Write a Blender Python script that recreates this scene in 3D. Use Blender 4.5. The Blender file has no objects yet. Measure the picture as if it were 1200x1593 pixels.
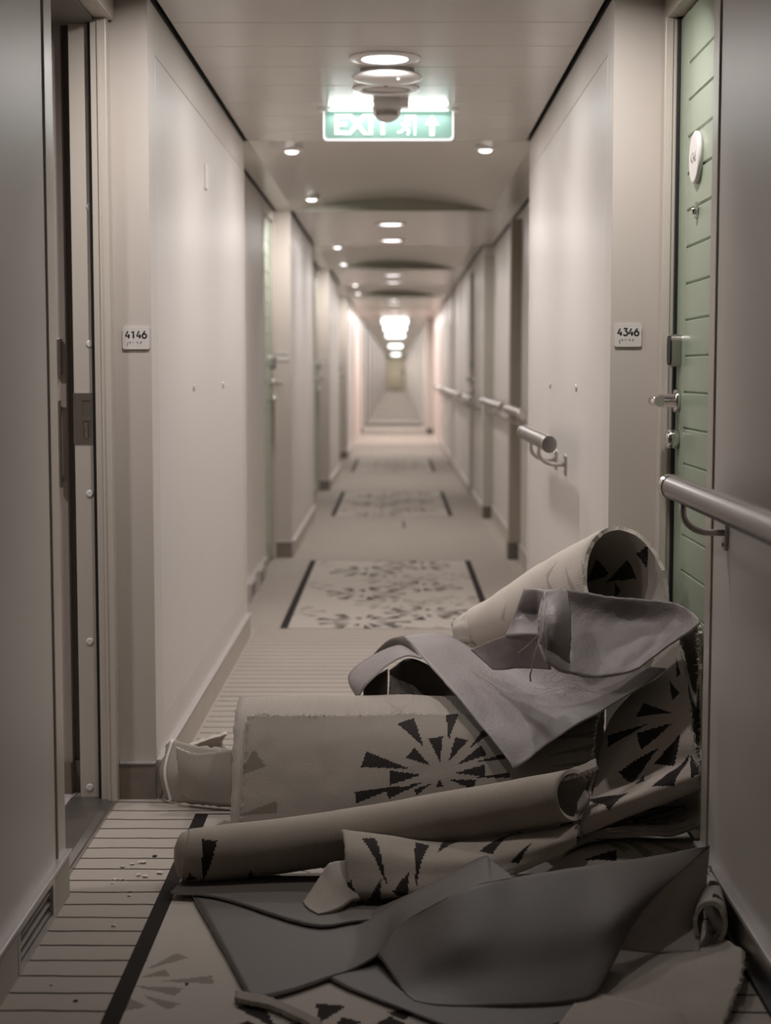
import bpy, bmesh, math, random
import numpy as np
from mathutils import Vector, Matrix, Euler, noise as mnoise

random.seed(7)
rng = np.random.default_rng(7)
scene = bpy.context.scene
COL = scene.collection

# ------------------------------------------------------------------ camera, world, exposure
CAM_H = 1.10
PITCH, YAW = 5.0, 0.39
FPX = 2500.0
cam_d = bpy.data.cameras.new('camera')
cam = bpy.data.objects.new('camera', cam_d)
COL.objects.link(cam)
cam.location = (0, 0, CAM_H)
cam.rotation_euler = (math.radians(90 - PITCH), 0, math.radians(YAW))
cam_d.sensor_fit = 'HORIZONTAL'
cam_d.sensor_width = 24.0
cam_d.lens = 24.0 * FPX / 1200.0
cam_d.clip_start = 0.05
cam_d.clip_end = 300
cam_d.dof.use_dof = True
cam_d.dof.focus_distance = 3.65
cam_d.dof.aperture_fstop = 3.0
scene.camera = cam

w = bpy.data.worlds.new('world')
scene.world = w
w.use_nodes = True
w.node_tree.nodes['Background'].inputs[0].default_value = (0.9, 0.85, 0.8, 1)
w.node_tree.nodes['Background'].inputs[1].default_value = 0.02
scene.view_settings.view_transform = 'Standard'
scene.view_settings.look = 'None'
scene.view_settings.exposure = 0.0
scene.view_settings.gamma = 1.0
scene.view_settings.use_curve_mapping = False

LAMP_W = 8.9          # round ceiling lights
SPOT_W = 5.0          # small recessed spots in the vaults
REAR_W = .25          # the dimmer lamp behind the camera
LOBBY_W = 65.0
LAMP_C = (1.0, 0.946, 0.920)

RC = cam.rotation_euler.to_matrix()
RCI = np.array(RC.inverted())
RCN = np.array(RC)


def at(px, py, Y):
    d = RCN @ np.array([(px - 600.0) / FPX, -(py - 796.5) / FPX, -1.0])
    return np.array([0, 0, CAM_H]) + d * (Y / d[1])


def proj(P):
    q = (np.asarray(P) - np.array([0, 0, CAM_H])) @ RCI.T
    return np.stack([600 - FPX * q[..., 0] / q[..., 2], 796.5 + FPX * q[..., 1] / q[..., 2]], -1)


# ------------------------------------------------------------------ object helpers
def link(o, parent=None):
    COL.objects.link(o)
    if parent is not None:
        o.parent = parent
    return o


def tag(o, label=None, cat=None, group=None, kind=None):
    if label: o['label'] = label
    if cat: o['category'] = cat
    if group: o['group'] = group
    if kind: o['kind'] = kind
    return o


def empty(name, loc=(0, 0, 0), rz=0.0, parent=None):
    o = bpy.data.objects.new(name, None)
    o.location = loc
    o.rotation_euler = (0, 0, rz)
    o.empty_display_size = 0.05
    return link(o, parent)


class MB:
    def __init__(s):
        s.v, s.f, s.m, s.sm = [], [], [], []

    def add(s, V, F, mi=0, smooth=False):
        b = len(s.v)
        s.v += [tuple(p) for p in V]
        for f in F:
            s.f.append(tuple(i + b for i in f)); s.m.append(mi); s.sm.append(smooth)
        return s

    def box(s, x0, x1, y0, y1, z0, z1, mi=0, bev=0.0):
        if x0 > x1: x0, x1 = x1, x0
        if y0 > y1: y0, y1 = y1, y0
        if z0 > z1: z0, z1 = z1, z0
        if bev <= 0:
            V = [(x, y, z) for z in (z0, z1) for y in (y0, y1) for x in (x0, x1)]
            F = [(0, 2, 3, 1), (4, 5, 7, 6), (0, 1, 5, 4), (2, 6, 7, 3), (0, 4, 6, 2), (1, 3, 7, 5)]
            return s.add(V, F, mi)
        b = min(bev, (x1 - x0) * .49, (y1 - y0) * .49, (z1 - z0) * .49)
        bm = bmesh.new()
        bmesh.ops.create_cube(bm, size=1)
        for q in bm.verts:
            q.co = Vector(((x0 + x1) / 2 + q.co.x * (x1 - x0), (y0 + y1) / 2 + q.co.y * (y1 - y0), (z0 + z1) / 2 + q.co.z * (z1 - z0)))
        bmesh.ops.bevel(bm, geom=bm.edges[:] + bm.verts[:], offset=b, segments=2, affect='EDGES', profile=.6)
        bm.verts.index_update()
        s.add([q.co[:] for q in bm.verts], [tuple(q.index for q in f.verts) for f in bm.faces], mi)
        bm.free()
        return s

    def prism(s, poly, axis, a0, a1, mi=0):
        n = len(poly)

        def pt(p, a):
            if axis == 'x': return (a, p[0], p[1])
            if axis == 'y': return (p[0], a, p[1])
            return (p[0], p[1], a)
        V = [pt(p, a0) for p in poly] + [pt(p, a1) for p in poly]
        F = [tuple(range(n))[::-1], tuple(range(n, 2 * n))]
        F += [(i, (i + 1) % n, n + (i + 1) % n, n + i) for i in range(n)]
        return s.add(V, F, mi)

    def tube(s, pts, r, n=10, mi=0, caps=True):
        pts = [Vector(p) for p in pts]
        R = r if hasattr(r, '__len__') else [r] * len(pts)
        V, F = [], []
        up = Vector((0, 0, 1))
        t0 = (pts[1] - pts[0]).normalized()
        a = t0.orthogonal().normalized()
        for i, p in enumerate(pts):
            t = (pts[min(i + 1, len(pts) - 1)] - pts[max(i - 1, 0)]).normalized()
            a = (a - t * a.dot(t)).normalized()
            b = t.cross(a)
            for k in range(n):
                th = 2 * math.pi * k / n
                V.append(p + (a * math.cos(th) + b * math.sin(th)) * R[i])
        for i in range(len(pts) - 1):
            for k in range(n):
                F.append((i * n + k, i * n + (k + 1) % n, (i + 1) * n + (k + 1) % n, (i + 1) * n + k))
        s.add(V, F, mi, True)
        if caps:
            b0 = len(s.v) - len(V)
            s.f.append(tuple(b0 + k for k in range(n))[::-1]); s.m.append(mi); s.sm.append(False)
            e0 = b0 + (len(pts) - 1) * n
            s.f.append(tuple(e0 + k for k in range(n))); s.m.append(mi); s.sm.append(False)
        return s

    def lathe(s, prof, c=(0, 0, 0), ax='z', n=28, mi=0, smooth=True, cap=(True, True)):
        V, F = [], []
        for (r, h) in prof:
            for k in range(n):
                th = 2 * math.pi * k / n
                x, y = r * math.cos(th), r * math.sin(th)
                if ax == 'z': V.append((c[0] + x, c[1] + y, c[2] + h))
                elif ax == 'y': V.append((c[0] + x, c[1] + h, c[2] + y))
                else: V.append((c[0] + h, c[1] + x, c[2] + y))
        for i in range(len(prof) - 1):
            for k in range(n):
                F.append((i * n + k, i * n + (k + 1) % n, (i + 1) * n + (k + 1) % n, (i + 1) * n + k))
        s.add(V, F, mi, smooth)
        b0 = len(s.v) - len(V)
        if cap[0]:
            s.f.append(tuple(b0 + k for k in range(n))[::-1]); s.m.append(mi); s.sm.append(False)
        if cap[1]:
            e0 = b0 + (len(prof) - 1) * n
            s.f.append(tuple(e0 + k for k in range(n))); s.m.append(mi); s.sm.append(False)
        return s

    def build(s, name, mats, parent=None, fix=True):
        me = bpy.data.meshes.new(name)
        me.from_pydata(s.v, [], s.f)
        if not isinstance(mats, (list, tuple)): mats = [mats]
        for m in mats: me.materials.append(m)
        me.polygons.foreach_set('material_index', s.m)
        me.polygons.foreach_set('use_smooth', s.sm)
        if fix:
            bm = bmesh.new(); bm.from_mesh(me)
            bmesh.ops.recalc_face_normals(bm, faces=bm.faces[:])
            bm.to_mesh(me); bm.free()
        me.update()
        return link(bpy.data.objects.new(name, me), parent)


def rel(o, parent):
    """parent while keeping world-space mesh coordinates"""
    o.parent = parent
    o.matrix_parent_inverse = Matrix.Translation(-Vector(parent.location))
    return o


def rounded(x0, x1, z0, z1, r, n=6):
    out = []
    for (cx, cz, a0) in ((x1 - r, z1 - r, 0), (x0 + r, z1 - r, 90), (x0 + r, z0 + r, 180), (x1 - r, z0 + r, 270)):
        for k in range(n + 1):
            a = math.radians(a0 + 90 * k / n)
            out.append((cx + r * math.cos(a), cz + r * math.sin(a)))
    return out


# ------------------------------------------------------------------ node expression helper
class E:
    def __init__(s, nt, sock): s.nt, s.s = nt, sock

    def _m(s, op, b=None, c=None, rev=False):
        n = s.nt.nodes.new('ShaderNodeMath'); n.operation = op
        args = [s, b, c]
        if rev: args = [b, s, c]
        for i, a in enumerate(args):
            if a is None: continue
            if isinstance(a, E): s.nt.links.new(a.s, n.inputs[i])
            else: n.inputs[i].default_value = float(a)
        return E(s.nt, n.outputs[0])

    def __add__(s, o): return s._m('ADD', o)
    __radd__ = __add__
    def __sub__(s, o): return s._m('SUBTRACT', o)
    def __rsub__(s, o): return s._m('SUBTRACT', o, rev=True)
    def __mul__(s, o): return s._m('MULTIPLY', o)
    __rmul__ = __mul__
    def __truediv__(s, o): return s._m('DIVIDE', o)
    def __lt__(s, o): return s._m('LESS_THAN', o)
    def __gt__(s, o): return s._m('GREATER_THAN', o)
    def abs(s): return s._m('ABSOLUTE')
    def sqrt(s): return s._m('SQRT')
    def floor(s): return s._m('FLOOR')
    def fract(s): return s._m('FRACT')
    def sin(s): return s._m('SINE')
    def atan2(s, o): return s._m('ARCTAN2', o)
    def max(s, o): return s._m('MAXIMUM', o)
    def min(s, o): return s._m('MINIMUM', o)
    def mod(s, o): return s._m('FLOORED_MODULO', o)


def new_mat(name):
    m = bpy.data.materials.new(name)
    m.use_nodes = True
    nt = m.node_tree
    return m, nt, nt.nodes['Principled BSDF']


def c4(c): return (c[0], c[1], c[2], 1.0)


def tex_noise(nt, scale, detail=3, vec=None, rough=.55):
    n = nt.nodes.new('ShaderNodeTexNoise')
    n.inputs['Scale'].default_value = scale
    n.inputs['Detail'].default_value = detail
    n.inputs['Roughness'].default_value = rough
    if vec is not None: nt.links.new(vec, n.inputs['Vector'])
    return n.outputs['Fac']


def coords(nt, which='Object'):
    return nt.nodes.new('ShaderNodeTexCoord').outputs[which]


def mixc(nt, fac, a, b):
    n = nt.nodes.new('ShaderNodeMix'); n.data_type = 'RGBA'
    for sock, v in ((n.inputs[0], fac), (n.inputs[6], a), (n.inputs[7], b)):
        if isinstance(v, E): nt.links.new(v.s, sock)
        elif hasattr(v, 'links'): nt.links.new(v, sock)
        elif isinstance(v, tuple): sock.default_value = c4(v)
        else: sock.default_value = v
    return n.outputs[2]


def add_bump(nt, bs, h, strength, dist):
    b = nt.nodes.new('ShaderNodeBump')
    b.inputs['Strength'].default_value = strength
    b.inputs['Distance'].default_value = dist
    nt.links.new(h.s if isinstance(h, E) else h, b.inputs['Height'])
    nt.links.new(b.outputs[0], bs.inputs['Normal'])


def paint(name, col, rough=.45, metal=0.0, var=.04, nscale=6.0, bump=0.0, bscale=200.0, bdist=.0005, spec=.5, coat=0.0):
    m, nt, bs = new_mat(name)
    v = coords(nt)
    f = tex_noise(nt, nscale, 4, v)
    a = tuple(c * (1 - var) for c in col); b = tuple(min(1, c * (1 + var)) for c in col)
    nt.links.new(mixc(nt, f, a, b), bs.inputs['Base Color'])
    bs.inputs['Roughness'].default_value = rough
    bs.inputs['Metallic'].default_value = metal
    bs.inputs['Specular IOR Level'].default_value = spec
    if coat: bs.inputs['Coat Weight'].default_value = coat
    if bump: add_bump(nt, bs, tex_noise(nt, bscale, 2, v), bump, bdist)
    return m


def emit(name, col, st, base=(.8, .8, .8)):
    m, nt, bs = new_mat(name)
    bs.inputs['Base Color'].default_value = c4(base)
    bs.inputs['Emission Color'].default_value = c4(col)
    bs.inputs['Emission Strength'].default_value = st
    bs.inputs['Roughness'].default_value = .4
    return m


M = {}
M['wall'] = paint('wall_laminate', (.60, .56, .525), .43, var=.02, nscale=3, bump=.06, bscale=350, bdist=.0004)
M['wall_panel'] = paint('wall_panel_laminate', (.63, .595, .57), .40, var=.02, nscale=3, bump=.05, bscale=350, bdist=.0004)
M['return'] = paint('return_laminate', (.52, .465, .42), .5, var=.03, nscale=5, bump=.08, bscale=300)
M['ceil'] = paint('ceiling_panel', (.56, .52, .475), .26, var=.02, nscale=2)
M['vault'] = paint('vault_panel', (.50, .46, .41), .28, var=.03, nscale=3)
M['vault_end'] = paint('vault_end_panel', (.36, .345, .29), .5, var=.03)
M['gap'] = paint('black_reveal', (.012, .013, .012), .7)
M['base'] = paint('skirting_beige', (.46, .41, .365), .55, var=.08, nscale=9, bump=.1, bscale=120)
M['base_brown'] = paint('skirting_stone', (.20, .165, .135), .6, var=.28, nscale=28, bump=.15, bscale=160)
M['trim'] = paint('skirting_top_metal', (.62, .59, .58), .3, metal=.6, var=.03)
M['frame'] = paint('door_frame_paint', (.54, .49, .43), .32, var=.02)
M['steel'] = paint('brushed_steel', (.50, .47, .45), .28, metal=1, var=.05, nscale=40)
M['dark_steel'] = paint('satin_rail', (.17, .155, .145), .27, metal=1, var=.05, nscale=30)
M['chrome'] = paint('polished_chrome', (.70, .67, .66), .14, metal=1, var=.02)
M['rubber'] = paint('black_rubber', (.010, .011, .011), .5)
M['green'] = paint('green_door_paint', (.33, .40, .30), .28, var=.03, nscale=4)
M['brown'] = paint('brown_leaf', (.30, .255, .205), .5, var=.06)
M['darkdoor'] = paint('dark_door', (.11, .095, .075), .4, var=.08)
M['white'] = paint('white_plastic', (.74, .71, .69), .35, var=.02)
M['whitesign'] = paint('sign_plastic', (.62, .58, .55), .45, var=.02)
M['ink'] = paint('black_print', (.012, .011, .010), .6)
M['grey_ink'] = paint('raised_dots', (.16, .14, .13), .5)
M['sign_bright'] = emit('sign_far', (.93, 1, .97), 4.0)
M['lens'] = emit('lamp_lens', (1, .965, .975), 4.0)
M['spotlens'] = emit('spot_lens', (1, .95, .93), 4.0)
M['led'] = emit('status_led', (.9, 1, .98), 2.0)
M['sign_green'] = emit('sign_green', (.33, .53, .47), .40, (.30, .50, .43))
M['sign_white'] = emit('sign_white', (.95, .97, .97), .85)
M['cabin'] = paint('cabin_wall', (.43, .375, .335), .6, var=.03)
M['cabin_dark'] = paint('cabin_dark_and_shade', (.16, .145, .125), .6, var=.04)  # dark cabin tone, also carries the shade of the recess strip
M['cabin_floor'] = paint('cabin_floor_lilac', (.52, .45, .44), .6, var=.06)
M['sill'] = paint('sill_metal', (.20, .18, .165), .42, metal=.7, var=.15, nscale=18)
M['enddoor'] = paint('end_door_paint', (.42, .38, .28), .4, var=.04)
M['lobby'] = paint('lobby_wall', (.66, .56, .52), .4, var=.02)

# ------------------------------------------------------------------ floor carpet
LBAR, RBAR = -.485, .415


def star(u, v, cx, cy, R, rot=0.0, seed=0.0, n=18, period=None):
    dx = u - cx
    cell = None
    dy = v - cy
    if period:
        t = dy / period + .5
        cell = t.floor()
        dy = (t.fract() - .5) * period
    r = (dx * dx + dy * dy).sqrt()
    s_ = (dy.atan2(dx) + rot) * (n / (2 * math.pi))
    idx = s_.floor()
    fr = (s_ - idx - .5).abs() * (2 * math.pi / n)
    key = idx * 12.9898 + seed * 3.77
    if cell is not None: key = key + cell * 7.13
    h1 = (key.sin() * 437.585).fract()
    h2 = ((key * 1.71 + 2.3).sin() * 295.17).fract()
    odd = idx.mod(2.0)
    r0 = (h2 * .08 + .42 - odd * .22) * R
    r1 = (h1 * .22 + .78 - odd * .30) * R
    wdt = (r - r0) * (h2 * .16 + .17)
    return (fr * r < wdt) * (r < r1)


def floor_mat():
    m, nt, bs = new_mat('striped_corridor_carpet')
    sep = nt.nodes.new('ShaderNodeSeparateXYZ')
    nt.links.new(coords(nt), sep.inputs[0])
    X, Y = E(nt, sep.outputs[0]), E(nt, sep.outputs[1])
    wob = (E(nt, tex_noise(nt, 9, 2, coords(nt))) - .5) * .012
    t = (Y - 6.83).mod(5.4)
    st = ((Y + wob) / .0793 + .18).fract()
    stripe = (st < .095) * (X > (t < 2.75) * -.12 - .60) * (X < .64)
    q = .005
    U = (X / q).floor() * q
    V = (Y / q).floor() * q
    inrug = (t < 2.5) * (X > LBAR) * (X < RBAR) * (Y < 23)
    bar = (((X - LBAR).abs() < .0165) + ((X - RBAR).abs() < .0165)).min(1.0) * (t < 2.5) * (Y < 23)
    ends = ((t < .008) + ((t - 2.495).abs() < .005)).min(1.0) * inrug
    dark = star(U, V, -.155, 7.02, .23, .2, 1, 18, .9).max(star(U, V, .13, 7.28, .22, .5, 2, 18, .9))
    grey = star(U, V, -.52, 7.31, .2, .1, 3, 16, .9).max(star(U, V, -.01, 7.56, .22, .35, 4, 18, .9)).max(
        star(U, V, .28, 7.68, .18, .1, 5, 16, .9))
    dark = dark * inrug; grey = grey * inrug
    n1 = E(nt, tex_noise(nt, 900, 2, coords(nt)))
    n2 = E(nt, tex_noise(nt, 3, 4, coords(nt)))
    f = n1 * .6 + n2 * .4
    pile = mixc(nt, f, (.318, .280, .245), (.456, .408, .365))
    pile = mixc(nt, inrug * .6, pile, (.47, .425, .385))
    c = mixc(nt, stripe * (1.0 - inrug), pile, (.045, .036, .031))
    c = mixc(nt, grey * .8, c, (.21, .18, .15))
    c = mixc(nt, dark, c, (.028, .023, .021))
    c = mixc(nt, (bar + ends).min(1.0), c, (.024, .02, .018))
    nt.links.new(c, bs.inputs['Base Color'])
    bs.inputs['Roughness'].default_value = .95
    bs.inputs['Specular IOR Level'].default_value = .15
    add_bump(nt, bs, n1 - stripe * (1.0 - inrug) * .8, .35, .002)
    return m


M['floor'] = floor_mat()

# ------------------------------------------------------------------ room shell
NZ = 2.03        # ceiling height
WT = 2.030       # wall top; the ceiling stops short of the walls with a black gap
LW, LR = -.62, -.715      # left pilaster plane, left recess plane
R0 = .54                  # first right pilaster plane
P0, PL, SL = 4.08, 5.4, 2.54   # first pilaster start, period, pilaster length


def struct(o, label=None):
    o['kind'] = 'structure'
    if label: o['label'] = label
    return o


fl = MB().box(-3.0, 3.0, -4.2, 95, -.05, 0).build('floor', M['floor'])
struct(fl, 'cream corridor carpet with thin dark stripes and starburst medallion panels')
fl.data.materials.append(M['cabin_floor'])

ceiling = empty('ceiling', (0, 0, NZ))
struct(ceiling, 'glossy cream plank and shallow vault corridor ceiling')


def cpart(mb, name, mat): return rel(mb.build(name, mat), ceiling)


def ceil_flat(y0, y1, step=.33, xl=LW, xr=R0):
    y = y0
    n = max(1, round((y1 - y0) / step))
    d = (y1 - y0) / n
    for i in range(n):
        cpart(MB().box(xl + .016, xr - .016, y + .0012, y + d - .0012, NZ, NZ + .02, bev=.002), 'panel', M['ceil'])
        y += d
    cpart(MB().box(-.85, .85, y0, y1, NZ + .10, NZ + .14), 'backing', M['gap'])


VX0, VX1, VRISE = -.60, .555, .075


def vault_z(x):
    t = (x - VX0) / (VX1 - VX0)
    if t <= 0 or t >= 1: return NZ
    return NZ + VRISE * (1 - (2 * t - 1) ** 2)


def ceil_vault(y0, y1, xl, xr):
    cpart(MB().box(-.9, .9, y0, y1, NZ + .145, NZ + .16), 'backing', M['gap'])
    xs = [xl + .016, VX0] + [VX0 + (VX1 - VX0) * k / 24 for k in range(1, 24)] + [VX1, xr - .016]
    poly = [(x, vault_z(x)) for x in xs] + [(xr - .016, NZ + .14), (xl + .016, NZ + .14)]
    mb = MB()
    n = len(poly)
    V = [(p[0], y, p[1]) for y in (y0, y1) for p in poly]
    mb.add(V, [(i, (i + 1) % n, n + (i + 1) % n, n + i) for i in range(n)], 0)
    cpart(mb, 'vault', M['vault'])
    for ye in (y0, y1):          # arched end boards closing the vault
        xs2 = [VX0 + (VX1 - VX0) * k / 24 for k in range(25)]
        mb = MB()
        py = (ye - .001, ye + .004) if ye == y1 else (ye - .004, ye + .001)
        V = [(x, yy, zz) for yy in py for x in xs2 for zz in (NZ + .001, NZ + .1)]
        F = []
        for j in range(2):
            for k in range(24):
                a = j * 50 + 2 * k
                F.append((a, a + 1, a + 3, a + 2))
        mb.add(V, F)
        cpart(mb, 'end_board', M['vault_end'])


secs = [P0 + PL * k for k in range(-1, 4)]       # pilaster starts -1.32 4.08 9.48 14.88 20.28
cpart(MB().box(-.85, .85, -4.2, secs[0], NZ, NZ + .14), 'panel', M['ceil'])
for k, s0 in enumerate(secs):
    ceil_flat(s0, s0 + SL, .33 if k < 3 else .8, LW, R0 if k < 2 else (.725 if k == 2 else .65))
    if k < 4: ceil_vault(s0 + SL, s0 + PL, -.70 if k == 0 else -.715, (.655, .725, .65, .65)[k])
cpart(MB().box(-1.2, 1.2, 22.82, 92.5, NZ, NZ + .14), 'panel', M['ceil'])


# ---- left walls
def wall_poly(name, pts, z0, z1, mat, back, label):
    """a wall whose corridor face follows the plan polyline pts (x, y)"""
    poly = list(pts) + [(back, pts[-1][1]), (back, pts[0][1])]
    return struct(MB().prism(poly, 'z', z0, z1).build(name, mat), label)


def skirting(name, x, y0, y1, side, mat, top=True, h=.092, label=None):
    """side +1: wall on the right, face looks to -x"""
    o = struct(MB().box(x, x - side * .012, y0, y1, 0, h).build(name, mat), label)
    if top:
        MB().box(x + side * .001, x - side * .016, y0, y1, h, h + .008, bev=.002).build('cap_strip', M['trim'], o)
    return o


def end_skirting(name, x0, x1, y, mat=None, label=None):
    o = struct(MB().box(x0, x1, y - .012, y, 0, .092).build(name, mat or M['base_brown']), label)
    MB().box(x0, x1, y - .015, y, .092, .098, bev=.002).build('cap_strip', M['trim'], o)
    return o


def pilaster(side, x, y0, y1, back, label, holes=(), name=None):
    """projecting wall section with a flush panel set in a groove"""
    nm = 'wall_left' if side < 0 else 'wall_right'
    d = -side
    o = struct(MB().box(x - d * .008, back, y0, y1, 0, WT).build(nm, M['wall']), label)
    ya, yb, za, zb = y0 + .12, y1 - .14, .19, 1.905
    g = .002
    face = lambda a, b, c, e: MB().box(x, x - d * .009, a, b, c, e, bev=.0012)
    face(y0, ya - g, 0, WT).build('stile', M['wall'], o)
    face(yb + g, y1, 0, WT).build('stile', M['wall'], o)
    face(ya - g, yb + g, zb + g, WT).build('rail', M['wall'], o)
    face(ya - g, yb + g, 0, za - g).build('rail', M['wall'], o)
    face(ya, yb, za, zb).build('panel', M['wall_panel'], o)
    MB().box(x - d * .0075, x - d * .0085, ya - .004, yb + .004, za - .004, zb + .004).build('groove', M['gap'], o)
    for (hy, hz) in holes:
        MB().lathe([(.0105, 0), (.0105, -d * -.003), (.006, -d * -.004)], (x, hy, hz), 'x', 14).build('screw_cap', M['steel'], o)
    return o


def reveal(x, y0, y1, side):
    d = -side
    return MB().box(x + d * .0015, x - d * .06, y0, y1, NZ - .002, NZ + .10).build('gap_shade', M['gap'])  # black strip stands in for the shade in the ceiling gap


ordw = ['nearest', 'second', 'third', 'fourth', 'fifth']
ret_lab = {}
for k, s0 in enumerate(secs):
    kk = k - 1
    holes = [(4.92, 1.05), (5.75, 1.05)] if kk == 0 else []
    back = -.80
    pilaster(-1, LW, s0, s0 + SL, back, 'left wall pilaster section %d with flush panel' % (kk + 2), holes)
    struct(reveal(LW, s0 - .002, s0 + SL, -1))
    skirting('baseboard_left', LW, s0, s0 + SL, -1, M['base'])
    # return face towards the camera
    r = struct(MB().box(LW + .0005, -.745, s0 - .006, s0, .098, WT).build('wall_left', M['return']), 'grey beige end face of left pilaster')
    end_skirting('baseboard_left', LW - .0, -.713, s0 - .006)
    holesr = [(4.83, 1.05), (5.65, 1.05)] if kk == 0 else []
    if kk <= 0:
        pilaster(1, R0, s0, s0 + SL, .78, 'right wall pilaster section %d with flush panel' % (kk + 2), holesr)
        struct(reveal(R0, s0 - .002, s0 + SL, 1))
        skirting('baseboard_right', R0, s0, s0 + SL, 1, M['base'])
        struct(MB().box(R0 - .0005, .70, s0 - .006, s0, .098, WT).build('wall_right', M['return']), 'grey beige end face of right pilaster')
        end_skirting('baseboard_right', R0, .68, s0 - .006)

# left recess walls (with a doorway at the far end of each)
LNEAR = -.70
struct(MB().box(LNEAR, -.80, secs[0] + SL, 3.225, .092, WT).build('wall_left', M['wall']), 'left near corridor wall before the open doorway')
struct(reveal(LNEAR, secs[0] + SL, 4.08, -1))
b1 = struct(MB().box(-.80, LNEAR + .012, secs[0] + SL, 2.84, 0, .092).build('baseboard_left', M['base']), 'left near beige skirting')
b2 = struct(MB().box(-.80, LNEAR + .012, 3.15, 3.30, 0, .092).build('baseboard_left', M['base']), 'short left skirting piece by doorway')
MB().box(LNEAR - .001, LNEAR + .018, secs[0] + SL, 3.305, .092, .100, bev=.002).build('cap_strip', M['trim'], b1)

# the vent grille in the near left skirting
vent = empty('vent_grille', (LNEAR, 2.995, 0))
tag(vent, 'low metal vent grille with louvres in the near left skirting', 'vent')


def vent_parts(t, x, y0, y1, side, deep):
    """x = face of the skirting, deep = how far the grille is let into it"""
    d = -side
    f = x + d * .013
    mb = MB()
    mb.box(x - d * deep, f, y0, y1, 0, .014).box(x - d * deep, f, y0, y1, .078, .0915)
    mb.box(x - d * deep, f, y0, y0 + .012, .014, .078).box(x - d * deep, f, y1 - .014, y1, .014, .078)
    rel(mb.build('vent_frame', M['trim']), t)
    rel(MB().box(x - d * (deep + .002), x - d * deep, y0 + .005, y1 - .005, .002, .09).build('vent_back', M['gap']), t)
    for i in range(3):
        z = .018 + i * .020
        xa, xb = x - d * deep * .55, f - d * .004
        rel(MB().prism([(xa, z + .016), (xa, z + .0175), (xb, z + .0035), (xb, z + .002)], 'y', y0 + .012, y1 - .014).build('louvre', M['base_brown']), t)


vent_parts(vent, LNEAR, 2.84, 3.15, -1, .055)

# near left doorway (open): frame, jamb, sill, what shows of the cabin inside
door_l = empty('door_1', (LNEAR, 3.68, 0))
struct(door_l, 'open doorway in the left wall with pale metal frame and strike plate')


def dl(mb, name, mat): return rel(mb.build(name, mat), door_l)


dl(MB().box(LNEAR + .004, -.80, 3.232, 3.305, .098, 1.99, bev=.002), 'frame_post', M['frame'])
dl(MB().box(-.70, -.745, 3.235, 4.06, 1.965, WT, bev=.002), 'frame_head', M['frame'])
dl(MB().box(-.714, -.754, 4.025, 4.074, 0, 1.965, bev=.003), 'frame_post', M['frame'])
dl(MB().box(-.731, -.736, 4.02, 4.026, 0, 1.96), 'frame_bead', M['frame'])
dl(MB().box(-.7525, -.763, 4.036, 4.06, .004, 1.955), 'seal', M['rubber'])
jamb = dl(MB().box(-.761, -.812, 4.05, 4.075, .004, 1.955, bev=.001), 'jamb', M['frame'])
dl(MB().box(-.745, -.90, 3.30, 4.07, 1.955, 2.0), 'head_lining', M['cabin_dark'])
for py in (322, 535, 768, 998, 1225):
    p = at(140, py, 4.05)
    z = float(p[2])
    q = MB().lathe([(.0098, 0), (.0098, -.0016), (.006, -.0030)], (float(p[0]), 4.05, z), 'y', 16).build('plug', M['white'])
    q.parent = jamb
zc = float(at(142, 651, 4.05)[2])
st = MB()
st.box(-.764, -.810, 4.0475, 4.05, zc - .064, zc - .052).box(-.764, -.810, 4.0475, 4.05, zc + .045, zc + .064)
st.box(-.764, -.771, 4.0475, 4.05, zc - .052, zc + .045).box(-.791, -.810, 4.0475, 4.05, zc - .052, zc + .045)
st.box(-.771, -.791, 4.0475, 4.05, zc - .006, zc + .004)
q = st.build('strike_plate', M['steel']); q.parent = jamb
q = MB().box(-.771, -.791, 4.049, 4.0495, zc - .052, zc + .045).build('latch_hole', M['darkdoor']); q.parent = jamb
q = MB().box(-.778, -.785, 4.044, 4.049, zc - .05, zc - .012).build('latch_lip', M['chrome']); q.parent = jamb
q = MB().box(-.8105, -.8135, 4.047, 4.06, zc - .064, zc + .064).build('strike_edge', M['chrome']); q.parent = jamb
dl(MB().prism([(-.722, 0), (-.722, .004), (-.74, .010), (-.835, .010), (-.835, 0)], 'y', 3.305, 4.05), 'sill', M['sill'])
dl(MB().box(-.716, -.724, 3.305, 4.05, 0, .007, bev=.002), 'sill_edge', M['steel'])
# cabin interior
cab = struct(MB().box(-.80, -.90, 4.14, 4.17, 0, 2.2).build('wall_cabin', M['cabin_dark']), 'shaded cabin recess painted dark, seen through the open doorway')  # dark colour stands in for shade in the recess
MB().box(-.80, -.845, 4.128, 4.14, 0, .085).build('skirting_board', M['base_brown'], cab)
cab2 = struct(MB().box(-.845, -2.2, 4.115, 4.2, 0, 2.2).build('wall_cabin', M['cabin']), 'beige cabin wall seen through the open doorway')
MB().box(-.845, -1.2, 4.10, 4.115, 0, .085).build('skirting_board', M['base_brown'], cab2)
struct(MB().box(-2.2, -2.25, 1.5, 4.2, 0, 2.2).build('wall_cabin', M['cabin']))
struct(MB().box(-2.2, -.80, 1.45, 1.5, 0, 2.2).build('wall_cabin', M['cabin']))
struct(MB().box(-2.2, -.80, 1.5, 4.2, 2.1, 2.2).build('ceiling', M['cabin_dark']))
struct(MB().box(-2.2, -.835, 1.5, 4.14, 0, .003).build('floor', M['cabin_floor']), 'lilac bare cabin floor inside the open doorway')
sw = empty('switch_plate', tuple(at(92, 556, 4.115)))
tag(sw, 'short grey switch box on the cabin wall inside the left doorway', 'switch')
p = at(91, 556, 4.11)
rel(MB().box(p[0] - .006, p[0] + .008, 4.095, 4.115, p[2] - .048, p[2] + .048, bev=.002).build('plate', M['steel']), sw)
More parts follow.
